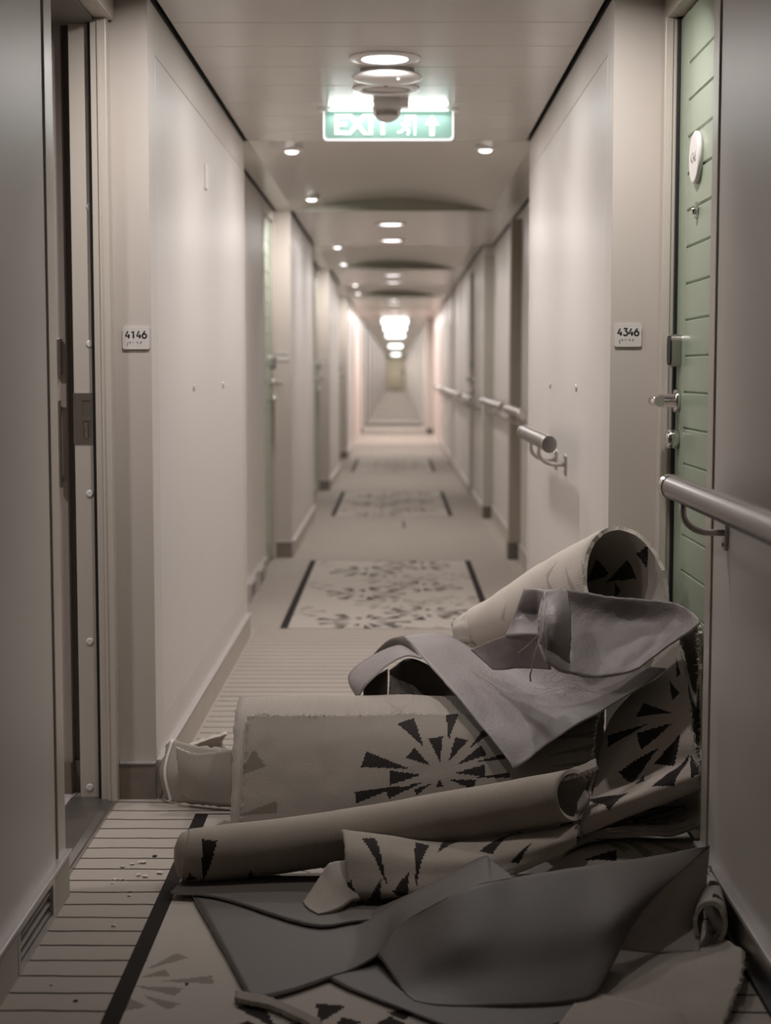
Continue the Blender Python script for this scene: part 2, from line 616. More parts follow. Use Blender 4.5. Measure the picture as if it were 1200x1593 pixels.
rel(MB().box(p[0] - .003, p[0] + .0, 4.092, 4.095, p[2] - .02, p[2] + .02, bev=.001).build('rocker', M['cabin_dark']), sw)
sw2 = empty('pull_handle', tuple(at(93, 690, 4.115)))
tag(sw2, 'long grey bar handle on the cabin wall inside the left doorway', 'handle')
p = at(94, 690, 4.11)
rel(MB().box(p[0] - .007, p[0] + .007, 4.085, 4.097, p[2] - .112, p[2] + .112, bev=.002).build('grip', M['steel']), sw2)
for dz in (-.09, .09):
    rel(MB().box(p[0] - .004, p[0] + .004, 4.097, 4.115, p[2] + dz - .006, p[2] + dz + .006).build('post', M['steel']), sw2)


# ---- doors with handles
def door_hardware(t, x, y, side, zl=1.03):
    """card reader, lever and deadbolt; side +1 = door on right wall, looking to -x"""
    d = -side
    rel(MB().prism([(y + a, zl + .123 + b) for a, b in rounded(-.028, .028, -.040, .040, .02)], 'x', x, x + d * .024).build('card_reader', M['steel']), t)
    rel(MB().prism([(y + a, zl + .123 + b) for a, b in rounded(-.024, .024, -.036, .036, .018)], 'x', x + d * .024, x + d * .028).build('reader_face', M['rubber']), t)
    rel(MB().lathe([(.028, 0), (.028, d * .012), (.016, d * .014), (.016, d * .050)], (x, y, zl + .0), 'x', 24).build('rose', M['chrome']), t)
    mb = MB().tube([(x + d * .036, y, zl), (x + d * .058, y, zl), (x + d * .066, y - .012, zl), (x + d * .066, y - .12, zl)], .0118, 14)
    rel(mb.build('lever', M['chrome']), t)
    rel(MB().lathe([(.024, 0), (.024, d * .026), (.018, d * .032)], (x, y, zl - .094), 'x', 24).build('deadbolt', M['chrome']), t)


def plank_door(t, x, y0, y1, side, mat, slats=True):
    """recess-facing leaf, stile at both sides, horizontal V-grooved boards between"""
    d = -side
    z0, z1 = .012, 1.955
    leaf = rel(MB().box(x - d * .008, x - d * .04, y0, y1, z0, z1).build('leaf', mat), t)
    if not slats:
        rel(MB().box(x, x - d * .01, y0, y1, z0, z1, bev=.003).build('face', mat), t)
        return
    sw_ = .105
    rel(MB().box(x, x - d * .010, y1 - sw_, y1, z0, z1, bev=.003).build('stile', mat), t)
    rel(MB().box(x, x - d * .010, y0, y0 + sw_, z0, z1, bev=.003).build('stile', mat), t)
    zz = z0
    hs = .0865
    n = int((z1 - z0 - .10) / hs)
    b = .004
    for i in range(n + 1):
        za = z0 + i * hs
        zb = za + hs if i < n else z1
        ya, yb = y0 + sw_, y1 - sw_
        poly = [(x - d * .010, za + .0002), (x - d * .005, za + .0002), (x, za + b), (x, zb - b), (x - d * .005, zb - .0002), (x - d * .010, zb - .0002)]
        rel(MB().prism(poly, 'y', ya + .003, yb - .003).build('slat', mat), t)


# near right: wall, frame, green door
RNEAR = .655
struct(MB().box(RNEAR, .80, secs[0] + SL, 3.305, 0, WT).build('wall_right', M['wall']), 'right near corridor wall with handrail')
struct(reveal(RNEAR, secs[0] + SL, 4.08, 1))
b = struct(MB().box(RNEAR, RNEAR - .010, secs[0] + SL, 3.37, 0, .088).build('baseboard_right', M['steel']), 'right near metal skirting')
MB().box(RNEAR + .001, RNEAR - .018, secs[0] + SL, 3.375, .088, .098, bev=.002).build('cap_strip', M['trim'], b)
MB().box(RNEAR, RNEAR - .016, secs[0] + SL, 3.375, .0, .012, bev=.002).build('foot_strip', M['gap'], b)
door_r = empty('door_2', (.695, 3.70, 0))
struct(door_r, 'pale green plank cabin door with steel lever on the right')
rel(MB().box(RNEAR - .004, .80, 3.312, 3.372, .098, 1.99, bev=.002).build('frame_post', M['frame']), door_r)
rel(MB().box(RNEAR + .008, .80, 3.372, 4.074, 1.962, WT - .001, bev=.002).build('frame_head', M['frame']), door_r)
rel(MB().box(.658, .688, 4.024, 4.074, 0, 1.965, bev=.003).build('frame_post', M['frame']), door_r)
rel(MB().box(.672, .677, 4.020, 4.026, 0, 1.96).build('frame_bead', M['frame']), door_r)
rel(MB().box(.6875, .700, 4.012, 4.050, .006, 1.957).build('seal', M['rubber']), door_r)
rel(MB().box(.70, .80, 4.02, 4.08, 0, 2.0).build('frame_post', M['frame']), door_r)
plank_door(door_r, .695, 3.374, 4.012, 1, M['green'])
door_hardware(door_r, .695, 3.965, 1, 1.028)
# room number disc and star-shaped knocker/peephole on the door
p = at(1075, 245, 3.78)
disc = MB().lathe([(.064, 0), (.064, -.008), (.058, -.012)], (.695, 3.785, 1.68), 'x', 36)
z_disc = float(at(1075, 245, 3.76)[2])
disc = MB().lathe([(.060, 0), (.060, -.009), (.055, -.012)], (.695, 3.76, z_disc), 'x', 36)
rel(disc.build('number_disc', M['white']), door_r)


def text_obj(txt, size, mat, name='lettering', extrude=.0006, offset=0.0, spacing=1.0):
    cu = bpy.data.curves.new(name, 'FONT')
    cu.body = txt; cu.size = size; cu.align_x = 'CENTER'; cu.align_y = 'CENTER'
    cu.extrude = extrude; cu.offset = offset; cu.space_character = spacing
    cu.materials.append(mat)
    tmp = bpy.data.objects.new(name, cu)
    COL.objects.link(tmp)
    dg = bpy.context.evaluated_depsgraph_get()
    me = bpy.data.meshes.new_from_object(tmp.evaluated_get(dg))
    me.name = name
    bpy.data.objects.remove(tmp)
    bpy.data.curves.remove(cu)
    return link(bpy.data.objects.new(name, me))


def set_world(o, parent, mat4):
    o.parent = parent
    o.matrix_parent_inverse = Matrix.Translation(-Vector(parent.location))
    o.matrix_basis = mat4


RX_FACE_CAM = Matrix.Rotation(math.radians(90), 4, 'X')          # text facing -y


def text_on_x(side):   # text on right wall facing -x (side=+1)
    return Matrix.Rotation(math.radians(-90 * side), 4, 'Z') @ RX_FACE_CAM


z_kn = float(at(1075, 328, 3.76)[2])
kn = MB()
pts = []
for i in range(10):
    a = math.pi / 2 + i * math.pi / 5
    rr = .021 if i % 2 == 0 else .010
    pts.append((3.76 + rr * math.cos(a), z_kn + rr * math.sin(a)))
kn.prism(pts, 'x', .695, .689)
kn.lathe([(.009, 0), (.009, -.012), (.006, -.014)], (.695, 3.76, z_kn), 'x', 16)
rel(kn.build('peephole', M['chrome']), door_r)


# room number plates: rounded stroke numerals
def arc(cx, cy, r, a0, a1, n=12):
    return [(cx + r * math.cos(math.radians(a0 + (a1 - a0) * i / n)), cy + r * math.sin(math.radians(a0 + (a1 - a0) * i / n))) for i in range(n + 1)]


DIGIT = {'4': [[(.34, 1), (.02, .30), (.62, .30)], [(.44, .56), (.44, 0)]],
         '1': [[(.08, .78), (.34, 1), (.34, 0)]],
         '6': [arc(.31, .30, .30, 0, 360, 18), [(.05, .44), (.40, 1)]],
         '3': [[(.06, 1), (.54, 1), (.28, .62)] + arc(.29, .31, .31, 80, -150)],
         '2': [arc(.30, .70, .29, 160, -30) + [(.03, 0), (.60, 0)]],
         '0': [arc(.31, .50, .31, 0, 360, 18)]}


def numerals(txt, h, mat, r):
    mb = MB()
    wch = h * .80
    x0 = -wch * (len(txt) - 1) / 2 - h * .31
    for i, ch in enumerate(txt):
        for st in DIGIT[ch]:
            mb.tube([(x0 + i * wch + a * h, (b - .5) * h, 0) for a, b in st], r, 8)
    return mb.build('lettering', mat)


def number_plate(txt, px, py, Y, label, w_=.068, h_=.056):
    p = at(px, py, Y)
    t = empty('room_number_plate', tuple(p))
    tag(t, label, 'sign')
    rel(MB().prism([(p[0] + a, p[2] + b) for a, b in rounded(-w_ / 2, w_ / 2, -h_ / 2, h_ / 2, .005)], 'y', Y - .005, Y).build('plate', M['whitesign']), t)
    s = numerals(txt, .0175, M['ink'], .0021)
    set_world(s, t, Matrix.Translation((p[0] + .0005, Y - .0052, p[2] + .009)) @ RX_FACE_CAM @ Matrix.Diagonal((1, 1, .5, 1)))
    mb = MB()
    for i, ch in enumerate(txt):
        pat = {'4': (0, 3, 4), '1': (0,), '3': (0, 3), '6': (0, 1, 3), '5': (0, 4)}.get(ch, (0, 4))
        for q in pat:
            cx = p[0] - .017 + i * .0095 + (q // 3) * .003
            cz = p[2] - .010 - (q % 3) * .003
            mb.lathe([(.0012, 0), (.0009, -.0009)], (cx, Y - .005, cz), 'y', 8)
    for q in range(3):
        mb.lathe([(.0012, 0), (.0009, -.0009)], (p[0] - .021, Y - .005, p[2] - .012 - q * .0032), 'y', 8)
    o = mb.build('raised_dots', M['grey_ink']); o['kind'] = 'stuff'
    rel(o, t)


t = numerals('4346', .021, M['grey_ink'], .0016)
set_world(t, door_r, Matrix.Translation((.6832, 3.76, z_disc)) @ text_on_x(1) @ Matrix.Diagonal((1, 1, .5, 1)))
RY = P0 - .006
number_plate('4146', 212, 526, RY, 'small white room plate reading 4146 on left end wall')
number_plate('4346', 977, 522, RY, 'small white room plate reading 4346 on right end wall')

# ---- left recess walls with green doors, k = 0..3
for k in range(0, 4):
    s0 = P0 + PL * k
    a, b_ = s0 + SL, s0 + PL
    d0, d1 = b_ - .76, b_ - .07
    struct(MB().box(LR, -.80, a, d0 - .06, 0, WT).build('wall_left', M['wall']), 'left recessed wall before green door %d' % (k + 1))
    struct(MB().box(LR, -.80, d0 - .06, b_, 1.99, WT).build('wall_left', M['wall']))
    struct(reveal(LR, a, b_, -1))
    skirting('baseboard_left', LR, a, d0 - .06, -1, M['base'])
    t = empty('door_%d' % (k + 3), (-.74, (d0 + d1) / 2, 0))
    struct(t, ['nearest green cabin door beyond the first left pilaster', 'second green cabin door along the left wall',
               'third green cabin door along the left wall', 'farthest green cabin door along the left wall'][k])
    rel(MB().box(LR + .004, -.80, d0 - .06, d0, .0, 1.99, bev=.002).build('frame_post', M['frame']), t)
    rel(MB().box(LR + .004, -.80, d1, b_ - .006, .0, 1.99, bev=.002).build('frame_post', M['frame']), t)
    rel(MB().box(LR + .004, -.80, d0, d1, 1.962, 1.99, bev=.002).build('frame_head', M['frame']), t)
    rel(MB().box(-.728, -.745, d1 - .012, d1, .006, 1.957).build('seal', M['rubber']), t)
    plank_door(t, -.728, d0 + .004, d1 - .014, -1, M['green'], slats=(k < 2))
    door_hardware(t, -.728, d1 - .065, -1)
for i, y in enumerate((7.72, 8.22)):
    vg = empty('vent_grille', (LR, y, 0))
    tag(vg, ['first of two small vents in skirting before the nearest left green door', 'second of two small vents, closest to the nearest left green door'][i], 'vent')
    vent_parts(vg, LR + .012, y - .14, y + .14, -1, .0)
# number plates of the far cabins: too small to read
for k in range(1, 4):
    Y = P0 + PL * k - .006
    t = empty('room_number_plate', (-.67, Y, 1.19))
    tag(t, ['blurred room plate on the second left pilaster end', 'blurred room plate on the third left pilaster end', 'blurred room plate on the fourth left pilaster end'][k - 1], 'sign')
    rel(MB().prism([(-.67 + a, 1.19 + b) for a, b in rounded(-.034, .034, -.028, .028, .005)], 'y', Y - .005, Y).build('plate', M['whitesign']), t)
    s = numerals(['4144', '4142', '4140'][k - 1], .0175, M['ink'], .0021)
    set_world(s, t, Matrix.Translation((-.669, Y - .0052, 1.199)) @ RX_FACE_CAM @ Matrix.Diagonal((1, 1, .5, 1)))

# ---- right wall beyond the first pilaster
RP, RQ = .725, .65
a = P0 + SL
struct(MB().box(RP, .85, a, 12.05, 0, WT).build('wall_right', M['wall']), 'right recessed wall behind the first pilaster')
struct(reveal(RP, a, 12.05, 1))
skirting('baseboard_right', RP, a, 9.36, 1, M['base'])
skirting('baseboard_right', RP, 9.52, 12.05, 1, M['base'])
fin = struct(MB().box(.662, .735, 9.38, 9.50, .10, 1.975).build('wall_right', M['brown']), 'narrow brown fin standing out from the right wall')
MB().box(.655, .735, 9.372, 9.50, 0, .10).build('plinth', M['darkdoor'], fin)
# second pilaster plane runs on to the lobby, two door recesses cut into it
struct(MB().box(RQ, .90, 12.05, 13.55, 0, WT).build('wall_right', M['wall']), 'right wall before the dark far door')
struct(MB().box(RQ + .001, .725, 12.035, 12.05, .1, 1.96).build('wall_right', M['vault_end']), 'grey end face of second right pilaster')
end_skirting('baseboard_right', RQ, .73, 12.035, M['darkdoor'])
skirting('baseboard_right', RQ, 12.05, 13.55, 1, M['base'])
t = empty('door_7', (.69, 13.9, 0))
struct(t, 'dark narrow door far along the right wall')
rel(MB().box(RQ + .03, .80, 13.55, 14.25, 0, 1.955).build('leaf', M['darkdoor']), t)
rel(MB().box(RQ, .80, 13.55, 14.25, 1.955, WT).build('frame_head', M['frame']), t)
door_hardware(t, RQ + .03, 14.15, 1)
struct(MB().box(RQ, .90, 14.25, 24.0, 0, WT).build('wall_right', M['wall']), 'right far wall beyond the dark door')
skirting('baseboard_right', RQ, 14.25, 24.0, 1, M['base'])
struct(reveal(RQ, 12.05, 24.0, 1))
for y in (16.2, 18.4, 21.2):
    struct(MB().box(RQ - .012, RQ + .02, y, y + .9, .1, WT - .01, bev=.002).build('trim_2', M['wall_panel']), None)
struct(MB().box(-.64, -.9, secs[-1] + PL - 2.86, 24.0, 0, WT).build('wall_left', M['wall']))

# ---- bright lobby 24..28 and the far corridor
struct(MB().box(-.63, -.9, 24.0, 28.6, 0, NZ).build('wall_left', M['lobby']), 'bright lobby wall on the left')
struct(MB().box(.655, .9, 24.0, 28.6, 0, NZ).build('wall_right', M['lobby']), 'bright lobby wall on the right')
pts = [(-.61, 28.6)]
y = 28.6
while y < 88:
    pts += [(-.61, y + 2.6), (-.69, y + 2.6), (-.69, y + 5.4), (-.61, y + 5.4)]
    y += 5.4
pts += [(-.61, 92)]
wall_poly('wall_left', pts, 0, NZ, M['wall'], -1.0, 'far left corridor wall beyond the lobby')
pts = [(.53, 28.6), (.53, 29.2)]
y = 29.2
while y < 88:
    pts += [(.60, y), (.60, y + 2.8), (.53, y + 2.8), (.53, y + 5.4)]
    y += 5.4
pts += [(.53, 92)]
wall_poly('wall_right', pts, 0, NZ, M['wall'], 1.0, 'far right corridor wall beyond the lobby')
struct(MB().box(.53, .66, 28.58, 28.6, .1, NZ).build('wall_right', M['return']))
end_skirting('baseboard_right', .53, .66, 28.58, M['darkdoor'])
end_skirting('baseboard_left', -.61, -.655, 28.58, M['darkdoor'])
struct(MB().box(-1, 1, 92, 92.2, 0, NZ + .1).build('wall_end', M['return']), 'end wall of the corridor')
t = empty('door_8', (0, 91.98, 0))
struct(t, 'olive beige door closing the far end of the corridor')
rel(MB().box(-.50, .52, 91.96, 92, 0, 1.97, bev=.01).build('leaf', M['enddoor']), t)
rel(MB().box(-.56, -.50, 91.93, 92, 0, 2.02).build('frame_post', M['return']), t)
rel(MB().box(.52, .58, 91.93, 92, 0, 2.02).build('frame_post', M['return']), t)
rel(MB().box(.34, .44, 91.9, 91.96, .95, 1.15, bev=.02).build('lock_box', M['rubber']), t)
rel(MB().box(-.30, .34, 91.92, 91.96, .88, .93, bev=.01).build('push_bar', M['steel']), t)
rel(MB().box(-.2, .2, 91.93, 91.96, .03, .10).build('kick_plate', M['dark_steel']), t)
# behind the camera
struct(MB().box(-1, 1, -4.2, -4.1, 0, NZ).build('wall_back', M['wall']))
struct(MB().box(-.70, -.80, -4.2, secs[0], 0, NZ).build('wall_left', M['wall']))
struct(MB().box(.655, .80, -4.2, secs[0], 0, NZ).build('wall_right', M['wall']))

# left: narrow white alarm plate high on first pilaster
p = at(328, 277, 5.30)
t = empty('wall_sensor', (LW, float(5.27), float(p[2])))
tag(t, 'slim white sensor plate high on the first left pilaster', 'sensor')
rel(MB().box(LW, LW + .008, 5.25, 5.30, p[2] - .04, p[2] + .04, bev=.003).build('plate', M['white']), t)


# ------------------------------------------------------------------ ceiling fixtures
def area(name, loc, energy, size, parent, shape='DISK', size_y=None, color=LAMP_C, rot=(0, 0, 0), spread=math.radians(160)):
    L = bpy.data.lights.new(name, 'AREA')
    L.shape = shape; L.size = size; L.energy = energy; L.color = color; L.spread = spread
    if size_y: L.size_y = size_y
    o = bpy.data.objects.new(name, L)
    o.location = loc; o.rotation_euler = rot
    link(o)
    o.parent = parent
    o.matrix_parent_inverse = Matrix.Translation(-Vector(parent.location))
    return o


LX = -.035


def ceiling_light(y, label, energy=LAMP_W, lamp=True, r=.075, group=None):
    t = empty('ceiling_light', (LX, y, NZ))
    tag(t, label, 'light', group)
    rel(MB().lathe([(r * 1.42, 0), (r * 1.40, -.005), (r * 1.08, -.009), (r * 1.04, -.006)], (LX, y, NZ), 'z', 40).build('trim_ring', M['white']), t)
    rel(MB().lathe([(r * 1.04, -.0055), (r * .6, -.0075), (.001, -.008)], (LX, y, NZ), 'z', 40, cap=(False, True)).build('lens', M['lens']), t)
    if lamp: area('lamp', (LX, y, NZ - .012), energy, 2 * r, t, spread=math.pi)
    return t


names = ['round ceiling light nearest the camera, before the exit sign', 'round ceiling light just behind the green exit sign',
         'first of two round lights in the second ceiling bay', 'second of two round lights in the second ceiling bay',
         'first of two round lights in the third ceiling bay', 'second of two round lights in the third ceiling bay',
         'first of two round lights in the fourth ceiling bay', 'second of two round lights in the fourth ceiling bay']
for k in range(4):
    for j, dy in enumerate((.80, 2.05)):
        ceiling_light(P0 + PL * k + dy, names[2 * k + j])
ceiling_light(90.6, 'round light added to brighten the far end door', LAMP_W * 3)  # lamp added so the end door does not go black
ceiling_light(-.5, 'round ceiling light behind the camera', REAR_W)
for i, y in enumerate((25.2, 27.2)):
    ceiling_light(y, ['first round lamp in the bright lobby ceiling', 'second round lamp in the bright lobby ceiling'][i], LOBBY_W * .5)
ORD = ['first', 'second', 'third', 'fourth', 'fifth', 'sixth', 'seventh', 'eighth', 'ninth', 'tenth', 'eleventh', 'twelfth', 'thirteenth', 'fourteenth', 'fifteenth', 'sixteenth']
y = 31.0
fi = 0
while y < 90:
    fi += 1
    ceiling_light(y, 'blurred ceiling light beyond the lobby, %s counting from the lobby' % ORD[fi - 1], LAMP_W * 4.5, group='far corridor lights')
    y += 5.4


def spot_light(x, y, label, energy=SPOT_W, tilt=0, spread=150):
    z = vault_z(x)
    t = empty('recessed_spot', (x, y, z))
    tag(t, label, 'spotlight')
    rel(MB().lathe([(.046, .006), (.045, -.008), (.034, -.014), (.029, -.010)], (x, y, z), 'z', 28).build('trim_ring', M['white']), t)
    rel(MB().lathe([(.029, -.010), (.026, -.017), (.017, -.022), (.001, -.024)], (x, y, z), 'z', 28, cap=(False, True)).build('lens', M['spotlens']), t)
    area('lamp', (x, y, z - .036), energy, .06, t, rot=(math.radians(tilt), 0, 0), spread=math.radians(spread))


spots = [(-.46, 3.60, 'left recessed spot above the open doorway, just out of view', 4.3, 24, 132),
         (.40, 3.60, 'right recessed spot above the green door, just out of view', 4.3, 24, 132),
         (-.46, 1.38, 'left recessed spot behind the doorway, near the camera', .12),
         (.40, 1.38, 'right recessed spot behind the green door, near the camera', .12),
         (-.455, 7.08, 'left recessed spot at the near edge of the first vault'),
         (.385, 7.08, 'only right recessed spot, at the near edge of the first vault'),
         (-.47, 9.0, 'left recessed spot at the far edge of the first vault', 6.0, 24, 145),
         (-.455, 12.48, 'left recessed spot at the near edge of the second vault'),
         (-.47, 14.4, 'left recessed spot at the far edge of the second vault', 6.0, 24, 145),
         (-.455, 17.88, 'left recessed spot at the near edge of the third vault'),
         (-.47, 19.8, 'left recessed spot at the far edge of the third vault', 6.0, 24, 145),
         (-.455, 22.4, 'far left recessed spot before the lobby'),
         (.42, 22.4, 'far right recessed spot before the lobby')]
for s in spots: spot_light(*s)

# unseen lamp added to light the open cabin
t = empty('ceiling_light', (-1.45, 3.1, 2.1))
tag(t, 'unseen round lamp added to light the open cabin', 'light')
rel(MB().lathe([(.12, 0), (.11, -.03), (.001, -.045)], (-1.45, 3.1, 2.1), 'z', 28).build('lens', M['lens']), t)
area('lamp', (-1.45, 3.1, 2.045), 8.0, .2, t)

# smoke detector: wide shallow dome
yd = 5.10
t = empty('smoke_detector', (LX + .005, yd, NZ))
tag(t, 'white dome smoke detector on ceiling behind the nearest round light', 'detector')
c = (LX + .005, yd, NZ)
rel(MB().lathe([(.085, 0), (.085, -.010)], c, 'z', 40).build('base', M['white']), t)
rel(MB().lathe([(.085, -.010), (.104, -.013), (.110, -.019), (.103, -.026), (.07, -.032), (.03, -.035), (.001, -.0355)], c, 'z', 40, cap=(True, True)).build('dome', M['white']), t)
rel(MB().lathe([(.004, 0), (.003, -.003)], (c[0] + .035, yd - .060, NZ - .033), 'z', 10).build('status_light', M['led']), t)
# flush speaker ring
ys = 5.40
t = empty('ceiling_speaker', (LX, ys, NZ))
tag(t, 'flush white speaker ring between smoke detector and motion sensor', 'speaker')
rel(MB().lathe([(.112, 0), (.110, -.006), (.085, -.009), (.080, -.004)], (LX, ys, NZ), 'z', 40).build('rim', M['white']), t)
rel(MB().lathe([(.080, -.004), (.001, -.0045)], (LX, ys, NZ), 'z', 40).build('grille', M['return']), t)
rel(MB().prism([(LX - .006, ys - .10), (LX + .006, ys - .10), (LX, ys - .092)], 'z', NZ - .009, NZ - .011).build('mark', M['ink']), t)
# motion sensor with ribbed half dome
yp = 5.62
t = empty('motion_sensor', (LX + .002, yp, NZ))
tag(t, 'hanging white motion sensor with ribbed half dome before the exit sign', 'sensor')
c = (LX + .002, yp, NZ)
rel(MB().lathe([(.048, 0), (.048, -.024), (.050, -.027)], c, 'z', 32).build('base', M['white']), t)
rel(MB().box(c[0] + .02, c[0] + .075, yp - .02, yp + .03, NZ - .028, NZ, bev=.003).build('junction_box', M['white']), t)
rel(MB().lathe([(.050, -.027), (.051, -.034)], c, 'z', 32).build('collar', M['white']), t)
prof = [(.050 * math.cos(a), -.034 - .044 * math.sin(a)) for a in [math.radians(q) for q in range(0, 91, 10)]]
prof[-1] = (.001, prof[-1][1])
rel(MB().lathe(prof, c, 'z', 32).build('lens_dome', M['whitesign']), t)
mb = MB()
for i in range(-4, 5):
    a = math.radians(-90 + i * 11)
    mb.box(c[0] + .0475 * math.cos(a) - .0016, c[0] + .0475 * math.cos(a) + .0016, yp + .049 * math.sin(a) - .002, yp + .047 * math.sin(a), NZ - .060, NZ - .042)
ribs = mb.build('lens_slot', M['grey_ink']); rel(ribs, t)


# exit signs
def exit_sign(y, label, first=True, strength=1.0, x=LX + .006):
    t = empty('exit_sign', (x, y, NZ))
    tag(t, label, 'sign')
    W, Hh = .232, .102
    top = NZ - .012
    rel(MB().box(x - .247, x + .247, y - .016, y + .016, NZ - .012, NZ, bev=.003).build('mount_bar', M['white']), t)
    bot = top - Hh
    outer = [(x - W, top), (x + W, top)] + [(x + p[0], p[1]) for p in []]
    rr = .014
    poly = [(x - W, top), (x - W, bot + rr)]
    poly += [(x - W + rr - rr * math.cos(a), bot + rr - rr * math.sin(a)) for a in [math.radians(q) for q in (22, 45, 67, 90)]]
    poly += [(x + W - rr + rr * math.sin(a), bot + rr - rr * math.cos(a)) for a in [math.radians(q) for q in (0, 22, 45, 67)]]
    poly += [(x + W, bot + rr), (x + W, top)]
    rel(MB().prism(poly, 'y', y - .004, y + .004).build('edge_frame', M['sign_white']), t)
    ins = [(x + (px - x) * (1 - .007 / W), top - (top - pz) * (1 - .007 / Hh)) for px, pz in poly]
    rel(MB().prism(ins, 'y', y - .0048, y - .004).build('face', M['sign_green'] if first else M['sign_bright']), t)
    if first:
        s = text_obj('EXIT', .098, M['sign_white'], offset=.0028, spacing=1.0)
        set_world(s, t, Matrix.Translation((x - .093, y - .0056, top - .050)) @ RX_FACE_CAM @ Matrix.Diagonal((1.02, 1, 1, 1)))
        # running man in a doorway, built from strokes
        mb = MB()
        ox, oz = x + .062, top - .050
        mb.box(ox + .028, ox + .036, y - .0058, y - .0048, oz - .034, oz + .034)
        mb.box(ox - .004, ox + .036, y - .0058, y - .0048, oz + .028, oz + .036)
        mb.lathe([(.0085, 0), (.0085, -.001)], (ox + .006, y - .0048, oz + .018), 'y', 14)

        def stroke(x0, z0, x1, z1, w_):
            dx, dz = x1 - x0, z1 - z0
            L = math.hypot(dx, dz); nx, nz = -dz / L * w_ / 2, dx / L * w_ / 2
            mb.prism([(ox + x0 + nx, oz + z0 + nz), (ox + x1 + nx, oz + z1 + nz), (ox + x1 - nx, oz + z1 - nz), (ox + x0 - nx, oz + z0 - nz)], 'y', y - .0058, y - .0048)
        stroke(.002, .010, -.006, -.010, .014)
        stroke(-.004, -.008, .012, -.018, .009); stroke(.012, -.018, .006, -.034, .008)
        stroke(-.006, -.010, -.016, -.022, .009); stroke(-.016, -.022, -.030, -.024, .008)
        stroke(.002, .006, .018, .0, .007); stroke(.000, .006, -.018, .004, .007)
        rel(mb.build('running_figure', M['sign_white']), t)
        mb = MB()
        ox, oz = x + .155, top - .050
        mb.prism([(ox - .009, oz - .036), (ox + .009, oz - .036), (ox + .009, oz + .002), (ox + .026, oz + .002), (ox, oz + .036), (ox - .026, oz + .002), (ox - .009, oz + .002)], 'y', y - .0058, y - .0048)
        rel(mb.build('arrow', M['sign_white']), t)
        area('lamp', (x, y - .030, NZ - .010), .8 * strength, .42, t, 'RECTANGLE', .012, (.95, 1, .98), (math.radians(-28), 0, 0), math.radians(180))
        area('lamp', (x, y - .020, NZ - .016), .16 * strength, .42, t, 'RECTANGLE', .010, (.8, 1, .93), (math.radians(180), 0, 0), math.radians(180))
    return t


exit_sign(5.80, 'lit green and white exit sign with arrow hanging nearest camera')
for y, l in ((28.4, 'first of the glowing exit signs beyond the lobby'), (33, 'second of the glowing exit signs beyond the lobby'),
             (39.6, 'third of the glowing exit signs beyond the lobby'), (56, 'fourth of the glowing exit signs, far down the corridor'),
             (84, 'last glowing exit sign, above the end door')):
    exit_sign(y, l, False)


# ------------------------------------------------------------------ handrails
def handrail(wallx, y0, y1, z, brackets, label, caps=(True, True), off=.088, lens=None):
    """satin rail with flat-sided oval section on the right wall"""
    x = wallx - off
    t = empty('handrail', (x, (y0 + y1) / 2, z))
    tag(t, label, 'handrail')
    oval = [(x + .021 * math.cos(a), z + .024 * math.sin(a)) for a in [2 * math.pi * i / 28 for i in range(28)]]
    rel(MB().prism(oval, 'y', y0 + .02, y1 - .02).build('rail', M['dark_steel']), t)
    rel(MB().box(x - .006, x + .006, y0 + .02, y1 - .02, z + .0225, z + .0262, bev=.001).build('top_strip', M['steel']), t)
    capo = [(x + .0225 * math.cos(a), z + .0255 * math.sin(a)) for a in [2 * math.pi * i / 28 for i in range(28)]]
    for on, a, b in ((caps[0], y0, y0 + .035), (caps[1], y1 - .035, y1)):
        if on: rel(MB().prism(capo, 'y', a, b).build('end_cap', M['chrome']), t)
    for by in brackets:
        mb = MB()
        pth = []
        for i in range(9):
            a = math.radians(180 + 90 * i / 8)
            pth.append((x + .055 + .055 * math.cos(a), by, z - .022 - .018 + .040 * math.sin(a)))
        pth = [(x, by, z - .018)] + pth + [(wallx - .004, by, z - .080)]
        mb.tube(pth, .0068, 10)
        br = rel(mb.build('bracket', M['steel']), t)
        o = MB().prism([(by + a, z - .080 + b) for a, b in rounded(-.012, .012, -.036, .036, .011)], 'x', wallx - .007, wallx).build('wall_plate', M['steel'])
        o.parent = br
        for dz in (-.024, .024):
            o = MB().lathe([(.005, 0), (.004, -.003)], (wallx - .007, by, z - .080 + dz), 'x', 10).build('screw', M['chrome'])
            o.parent = br
    return t


handrail(RNEAR, -1.5, 3.34, .862, (3.17, 1.9, .6), 'near satin steel handrail along the right wall by green door', (False, True))
handrail(R0, 4.75, 5.72, .885, (5.10, 5.40), 'satin steel handrail on first right pilaster with round end cap', (True, True))
handrail(RP, 8.15, 9.30, .885, (8.45, 9.1), 'short blurred handrail just before the brown fin on the right wall')
handrail(RP, 9.75, 11.95, .885, (10.0, 11.6), 'blurred handrail just beyond the brown fin on the right wall')
handrail(RQ, 12.20, 13.50, .885, (12.5, 13.3), 'blurred handrail ending at the dark right door')
handrail(RQ, 14.4, 19.0, .885, (14.7, 16.5, 18.6), 'blurred handrail beyond the dark right door')
handrail(RQ, 19.4, 23.6, .885, (19.8, 21.5, 23.2), 'farthest handrail before the lobby on the right')


